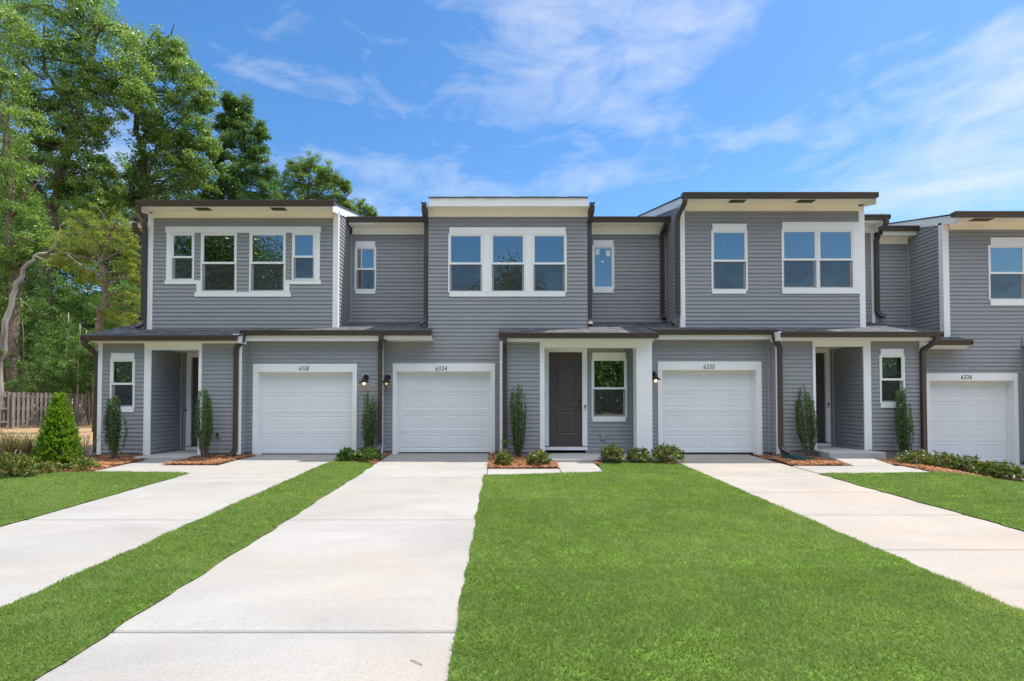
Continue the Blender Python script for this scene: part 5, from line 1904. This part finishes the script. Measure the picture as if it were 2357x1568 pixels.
tree('tree', 'tallest tree of the wood with a forking trunk and wide loose crown', 36,
     [(104, 900), (105, 740), (112, 600), (120, 480), (150, 371), (166, 303), (178, 250), (205, 150), (225, 60)],
     [([(166, 250), (125, 197), (100, 150), (102, 60)], 0.36), ([(100, 182), (50, 145), (-10, 95)], 0.22), ([(150, 371), (215, 300), (250, 230)], 0.2), ([(120, 480), (70, 400), (20, 350)], 0.25)],
     [(70, 30, 55), (120, -10, 60), (150, 70, 50), (110, 120, 45), (205, 40, 60), (250, 60, 55), (290, 95, 45), (170, 140, 45), (230, 150, 55), (300, 160, 45), (205, 215, 45), (265, 225, 48), (240, 285, 38),
      (130, 240, 32), (75, 230, 28), (90, 280, 36), (205, 330, 40), (245, 385, 35), (210, 410, 45), (250, 440, 32), (150, 430, 30), (70, 370, 45), (110, 330, 25), (320, 215, 35), (180, 470, 45), (225, 480, 36), (60, 450, 40), (30, 120, 50), (40, 200, 45), (140, 310, 38), (100, 390, 45), (60, 330, 45), (160, 200, 34), (190, 280, 38), (30, 430, 45), (180, 380, 38), (0, 30, 50), (180, 5, 40), (232, 190, 38), (20, 270, 45)],
     'leaf_oak', 'bark_dark', 101, 0.85, 0.21, 0.66)
tree('tree', 'leafy tree filling the left edge of the picture', 31,
     [(28, 900), (30, 700), (25, 500), (10, 300), (-20, 100)],
     [([(25, 500), (70, 440), (110, 400)], 0.2)],
     [(-20, 90, 55), (10, 170, 42), (-25, 220, 60), (25, 280, 55), (-10, 350, 55), (40, 390, 45), (10, 450, 55), (55, 500, 45), (0, 540, 50), (40, 590, 42), (-10, 640, 45), (90, 545, 36), (25, 50, 45), (20, 700, 45)],
     'leaf_oak', 'bark_brown', 102, 0.75, 0.17, 0.85)
tree('tree', 'broad tree in the middle of the wood with pale limbs showing in its crown', 39,
     [(330, 880), (329, 600), (329, 446), (329, 359), (314, 303), (318, 200), (330, 120)],
     [([(329, 446), (352, 359), (378, 314), (416, 280), (440, 250)], 0.3), ([(329, 359), (345, 290), (350, 230)], 0.2), ([(329, 440), (370, 425), (400, 400)], 0.26)],
     [(330, 100, 42), (375, 125, 45), (401, 118, 34), (345, 175, 48), (415, 165, 40), (455, 190, 36), (305, 195, 36), (380, 220, 48), (440, 240, 42), (470, 230, 28), (345, 270, 30), (400, 290, 42), (455, 300, 36), (310, 395, 34),
      (355, 365, 40), (400, 360, 42), (440, 365, 42), (470, 400, 40), (330, 440, 40), (390, 430, 45), (440, 440, 40), (300, 450, 28), (480, 340, 25), (290, 475, 34), (360, 310, 34), (420, 320, 34), (300, 250, 26), (425, 400, 36)],
     'leaf_oak', 'bark_dark', 103, 0.72, 0.21, 0.72)
tree('tree', 'narrow tree with a pointed top standing right of the broad one', 42,
     [(515, 880), (512, 600), (507, 430), (515, 340), (535, 270), (545, 230)],
     [([(507, 430), (560, 380), (590, 330)], 0.2)],
     [(535, 240, 24), (558, 252, 26), (525, 280, 30), (565, 295, 30), (595, 305, 20), (540, 330, 38), (585, 345, 28), (515, 370, 34), (560, 385, 40), (605, 395, 28), (520, 425, 40), (570, 435, 42), (615, 440, 34), (480, 450, 32), (545, 460, 40)],
     'leaf_deep', 'bark_dark', 104, 0.5, 0.20, 1.05)
tree('tree', 'lighter green distant tree behind the roof of 6338', 50,
     [(715, 880), (715, 600), (713, 480), (712, 400)],
     [([(713, 480), (750, 430), (775, 410)], 0.2), ([(713, 480), (690, 420), (675, 385)], 0.2)],
     [(675, 388, 20), (712, 380, 22), (745, 395, 24), (690, 418, 28), (725, 422, 30), (765, 415, 20), (790, 430, 16), (655, 430, 26), (700, 455, 34), (745, 455, 34), (785, 460, 24), (650, 465, 30), (800, 478, 18)],
     'leaf_lime', 'bark_brown', 105, 0.5, 0.19, 0.8)
tree('tree', 'little treetop just showing beyond the right end of the 6338 roof', 56,
     [(842, 880), (842, 600), (840, 490)], [],
     [(832, 470, 12), (845, 484, 14), (858, 492, 10), (838, 495, 16), (820, 492, 12)],
     'leaf_lime', 'bark_brown', 106, 0.3, 0.18, 0.6, per=90)
tree('tree', 'small tree with yellow green foliage and a twisting trunk beside the house', 24,
     [(226, 870), (226, 745), (238, 700), (242, 650), (232, 600), (240, 560), (255, 530)],
     [([(242, 650), (200, 620), (165, 585), (130, 560)], 0.12), ([(238, 600), (275, 575), (300, 560)], 0.10), ([(242, 660), (280, 640), (310, 635)], 0.10), ([(232, 600), (210, 560), (190, 520)], 0.10)],
     [(180, 520, 34), (225, 510, 36), (270, 525, 34), (305, 545, 24), (150, 560, 34), (200, 560, 34), (250, 565, 34), (300, 590, 26), (170, 600, 30), (315, 640, 20), (280, 620, 26), (130, 600, 24), (300, 690, 22), (265, 720, 26), (310, 735, 20), (205, 640, 22)],
     'leaf_yellow', 'bark_brown', 107, 0.34, 0.085, 0.95, 'small trees at the wood edge', sub=14)
tree('tree', 'pale leaning bare trunk at the left edge bending over to the right', 28.5,
     [(-4, 905), (2, 830), (10, 765), (28, 680), (45, 640), (60, 612), (82, 590), (110, 582)],
     [([(110, 582), (135, 545), (148, 515)], 0.14), ([(110, 582), (155, 585), (190, 612), (225, 640)], 0.10), ([(82, 590), (110, 600), (130, 590)], 0.07), ([(28, 680), (55, 690), (75, 720)], 0.05)],
     [], None, 'bark_pale', 108, 0.36, group='small trees at the wood edge')


def undergrowth():
    rng = np.random.default_rng(300)
    Vs, Fs, Ts = [], [], []
    base = 0

    def put(blobs, Y, leaf, dens, per=110, sub=10):
        nonlocal base
        V, Fc, tt = crown_leaves(blobs, Y, rng, leaf, dens, sub, per)
        Vs.append(V); Fs.append(Fc + base); Ts.append(tt); base += len(V)
    b = [(rng.uniform(-60, 350), rng.uniform(630, 905), rng.uniform(26, 42), rng.uniform(-3, 3)) for i in range(85)]
    put(b, 34, 0.14, 1.0)
    b = [(rng.uniform(-60, 330), rng.uniform(770, 910), rng.uniform(18, 30), rng.uniform(-1.5, 1.5)) for i in range(55)]
    put(b, 29.5, 0.11, 0.9)
    b = [(rng.uniform(-80, 330), rng.uniform(400, 620), rng.uniform(28, 46), rng.uniform(-3, 3)) for i in range(48)]
    put(b, 43, 0.19, 1.0)
    b = [(rng.uniform(-80, 930), rng.uniform(520, 925), rng.uniform(45, 70), rng.uniform(-4, 4)) for i in range(150)]
    b += [(x, y, 48, rng.uniform(-3, 3)) for x in range(-90, 420, 42) for y in range(470, 925, 52)]
    put(b, 50, 0.28, 1.0)
    b = [(rng.uniform(-200, 930), rng.uniform(640, 930), rng.uniform(45, 70), rng.uniform(-4, 4)) for i in range(120)]
    put(b, 60, 0.42, 1.1)
    o = np_mesh('undergrowth', np.concatenate(Vs), np.concatenate(Fs), np.concatenate(Ts), 'leaf_deep')
    tag(o, 'tangled dark green undergrowth filling the wood behind the fence', 'undergrowth', kind='stuff')
    # thin bare stems among it
    for k, (px, ptop, w, dx) in enumerate([(178, 745, 0.09, 6), (205, 760, 0.10, -6), (150, 720, 0.12, 8), (60, 700, 0.10, -10)]):
        Y = 30 + 0.8 * k
        p0 = P3(px, 905, Y); p0.z = gz(p0.x, Y) - 0.1
        pts = subdiv_path([p0, P3(px + dx * 0.5, (905 + ptop) / 2, Y), P3(px + dx, ptop, Y)], 3, 0.04, rng)
        m = MB().sweep(pts, w, w, n=6, radii=[1 - 0.6 * i / len(pts) for i in range(len(pts))])
        lab = ['straightest of the slender pale stems rising behind the fence', 'short thin stem behind the fence next to the house corner', 'slender stem behind the fence leaning slightly right', 'thin stem behind the fence leaning left near the picture edge'][k]
        tag(m.build('sapling', 'bark_pale', smooth_=True), lab, 'sapling', 'bare saplings behind the fence')


undergrowth()


def far_wood():
    """tree line across the street, seen only as a reflection in the window glass"""
    rng = np.random.default_rng(400)
    C, D, T = [], [], []
    for i in range(230):
        x = rng.uniform(-110, 70); y = -52 + rng.uniform(-8, 6)
        H = (27 if x < -34 else 15.5 if x < -25 else 19.0 if x < 7 else 12.5) + rng.uniform(-2.6, 2.0) + 1.2 * math.sin(x * 0.9)
        for s in (0.08, 0.2, 0.35, 0.5, 0.65, 0.8, 0.93):
            n = 330
            R_ = 3.6 * (1 - 0.8 * s) + 0.5
            o = rng.normal(size=(n, 3)) * np.array([R_ * 0.6, R_ * 0.6, H * 0.07])
            C.append(np.array([x, y, H * s]) + o); D.append(rng.normal(size=(n, 3))); T.append(rng.uniform(0, 1, n))
    C = np.concatenate(C); C[:, 2] = np.maximum(C[:, 2], 0)
    V, Fc, tt = leaf_quads(C, np.concatenate(D), rng.uniform(0.7, 1.3, len(C)) * 0.42, np.concatenate(T), rng, 0.6)
    o = np_mesh('distant_wood', V, Fc, tt, 'leaf_holly')
    tag(o, 'line of woodland across the street mirrored in the upstairs windows', 'wood', kind='stuff')


far_wood()

# ------------------------------------------------------------------ sky, sun, camera
SUN = Vector((0.42, 0.15, 1.0)).normalized()
el = math.asin(SUN.z); rot = math.atan2(SUN.x, SUN.y)
ld = bpy.data.lights.new('sun', 'SUN')
ld.energy = 3.2
ld.angle = math.radians(0.53)
ld.color = (1.0, 0.94, 0.86)
sun = bpy.data.objects.new('sun', ld)
COL.objects.link(sun)
sun.location = (20, 10, 40)
sun.rotation_euler = SUN.to_track_quat('Z', 'Y').to_euler()

wd = bpy.data.worlds.new('World')
S.world = wd
wd.use_nodes = True
nt = wd.node_tree
nt.nodes.clear()
L = nt.links.new
wo = nt.nodes.new('ShaderNodeOutputWorld')
bg = nt.nodes.new('ShaderNodeBackground')
bg.inputs['Strength'].default_value = 0.15
sk = nt.nodes.new('ShaderNodeTexSky')
sk.sky_type = 'NISHITA'
sk.sun_disc = False
sk.sun_elevation = el
sk.sun_rotation = rot
sk.air_density = 1.0
sk.dust_density = 0.6
sk.ozone_density = 2.0
hs = N(nt, 'ShaderNodeHueSaturation', i_Saturation=1.30, i_Value=0.64)
L(sk.outputs[0], hs.inputs['Color'])
tc = nt.nodes.new('ShaderNodeTexCoord')


def vmath(op, a=None, b=None, av=None, bv=None):
    n = nt.nodes.new('ShaderNodeVectorMath'); n.operation = op
    if a: L(a, n.inputs[0])
    if b: L(b, n.inputs[1])
    if av is not None: n.inputs[0].default_value = av
    if bv is not None: n.inputs[1].default_value = bv
    return n


def fmath(op, a, b=None, c=None, clamp=False):
    n = nt.nodes.new('ShaderNodeMath'); n.operation = op; n.use_clamp = clamp
    for i, v in enumerate((a, b, c)):
        if v is None: continue
        if isinstance(v, (int, float)): n.inputs[i].default_value = v
        else: L(v, n.inputs[i])
    return n.outputs[0]


# cirrus: streaky noise on the sky directions, gathered into a few banks
DIR = tc.outputs['Generated']
mp = N(nt, 'ShaderNodeMapping')
mp.inputs['Rotation'].default_value = (0, math.radians(-16), 0)
mp.inputs['Scale'].default_value = (1.7, 1.7, 7.5)
L(DIR, mp.inputs['Vector'])
nz = N(nt, 'ShaderNodeTexNoise', i_Scale=1.6, i_Detail=9.0, i_Roughness=0.58, i_Distortion=0.7)
L(mp.outputs[0], nz.inputs['Vector'])
mp2 = N(nt, 'ShaderNodeMapping')
mp2.inputs['Rotation'].default_value = (0, math.radians(22), 0)
mp2.inputs['Scale'].default_value = (3.5, 3.5, 7.0)
L(DIR, mp2.inputs['Vector'])
nz2 = N(nt, 'ShaderNodeTexNoise', i_Scale=2.3, i_Detail=8.0, i_Roughness=0.6, i_Distortion=1.2)
L(mp2.outputs[0], nz2.inputs['Vector'])


def skydir(px, py):
    v = P3(px, py, 100.0) - Vector((0, 0, ZC))
    return v.normalized()


banks = [(1420, 90, 0.30, 0.16, 0.85), (1330, 195, 0.30, 0.07, 0.5), (2250, 300, 0.28, 0.16, 1.0), (1150, 425, 0.50, 0.065, 0.8), (2050, 420, 0.5, 0.09, 0.7), (700, 190, 0.55, 0.07, 0.36), (980, 120, 0.3, 0.10, 0.34), (1800, 310, 0.2, 0.05, 0.6), (265, 340, 0.12, 0.1, 0.8), (500, 160, 0.25, 0.04, 0.22), (1500, 245, 0.2, 0.04, 0.6)]
acc = None
for (px, py, sx, sz, amp) in banks:
    c = skydir(px, py)
    d = vmath('SUBTRACT', a=DIR, bv=tuple(c))
    s = vmath('MULTIPLY', a=d.outputs[0], bv=(1 / sx, 1 / max(sx, 0.3), 1 / sz))
    ln = vmath('LENGTH', a=s.outputs[0])
    g = fmath('POWER', 2.718, fmath('MULTIPLY', fmath('MULTIPLY', ln.outputs['Value'], ln.outputs['Value']), -1.0))
    g = fmath('MULTIPLY', g, amp)
    acc = g if acc is None else fmath('MAXIMUM', acc, g)
acc = fmath('MAXIMUM', acc, 0.13)
tex = fmath('ADD', fmath('MULTIPLY', nz.outputs['Fac'], 0.65), fmath('MULTIPLY', nz2.outputs['Fac'], 0.35))
thr = fmath('SUBTRACT', 0.615, fmath('MULTIPLY', acc, 0.30))
cov = fmath('MULTIPLY', fmath('SUBTRACT', tex, thr), 2.7, clamp=True)
cov = fmath('MULTIPLY', cov, 0.85)
# unseen bright cloud overhead and behind the viewer, added to fill the shaded facades
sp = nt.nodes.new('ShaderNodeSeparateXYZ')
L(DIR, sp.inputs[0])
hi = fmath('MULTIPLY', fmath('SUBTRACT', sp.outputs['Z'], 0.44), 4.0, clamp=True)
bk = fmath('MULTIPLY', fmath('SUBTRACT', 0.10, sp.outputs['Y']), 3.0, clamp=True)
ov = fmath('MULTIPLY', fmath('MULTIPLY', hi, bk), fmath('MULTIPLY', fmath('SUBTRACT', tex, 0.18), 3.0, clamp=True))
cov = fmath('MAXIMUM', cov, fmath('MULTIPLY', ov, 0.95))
mixc = N(nt, 'ShaderNodeMix', data_type='RGBA')
L(cov, mixc.inputs['Factor'])
L(hs.outputs[0], mixc.inputs['A'])
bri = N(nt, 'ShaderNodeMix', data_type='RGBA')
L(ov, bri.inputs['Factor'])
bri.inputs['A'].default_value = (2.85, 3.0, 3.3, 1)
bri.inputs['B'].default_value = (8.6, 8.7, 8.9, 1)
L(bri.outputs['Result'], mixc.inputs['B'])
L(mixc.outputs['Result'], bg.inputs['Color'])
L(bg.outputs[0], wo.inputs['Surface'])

cam = bpy.data.cameras.new('camera')
cam.sensor_width = 36.0
cam.lens = 36.0 * F / 2357.0
cam.shift_x = 28.5 / 2357.0
cam.shift_y = (CY - 784.0) / 2357.0
cam.clip_start = 0.05
cam.clip_end = 2000
co = bpy.data.objects.new('camera', cam)
COL.objects.link(co)
co.location = (0, 0, ZC)
co.rotation_euler = (math.pi / 2 + PITCH, 0, 0)
S.camera = co

S.view_settings.view_transform = 'Standard'
S.view_settings.look = 'None'
S.view_settings.exposure = 1.12
S.view_settings.gamma = 1.0
S.cycles.max_bounces = 8
S.cycles.diffuse_bounces = 4
S.cycles.transparent_max_bounces = 12
S.cycles.sample_clamp_indirect = 6.0
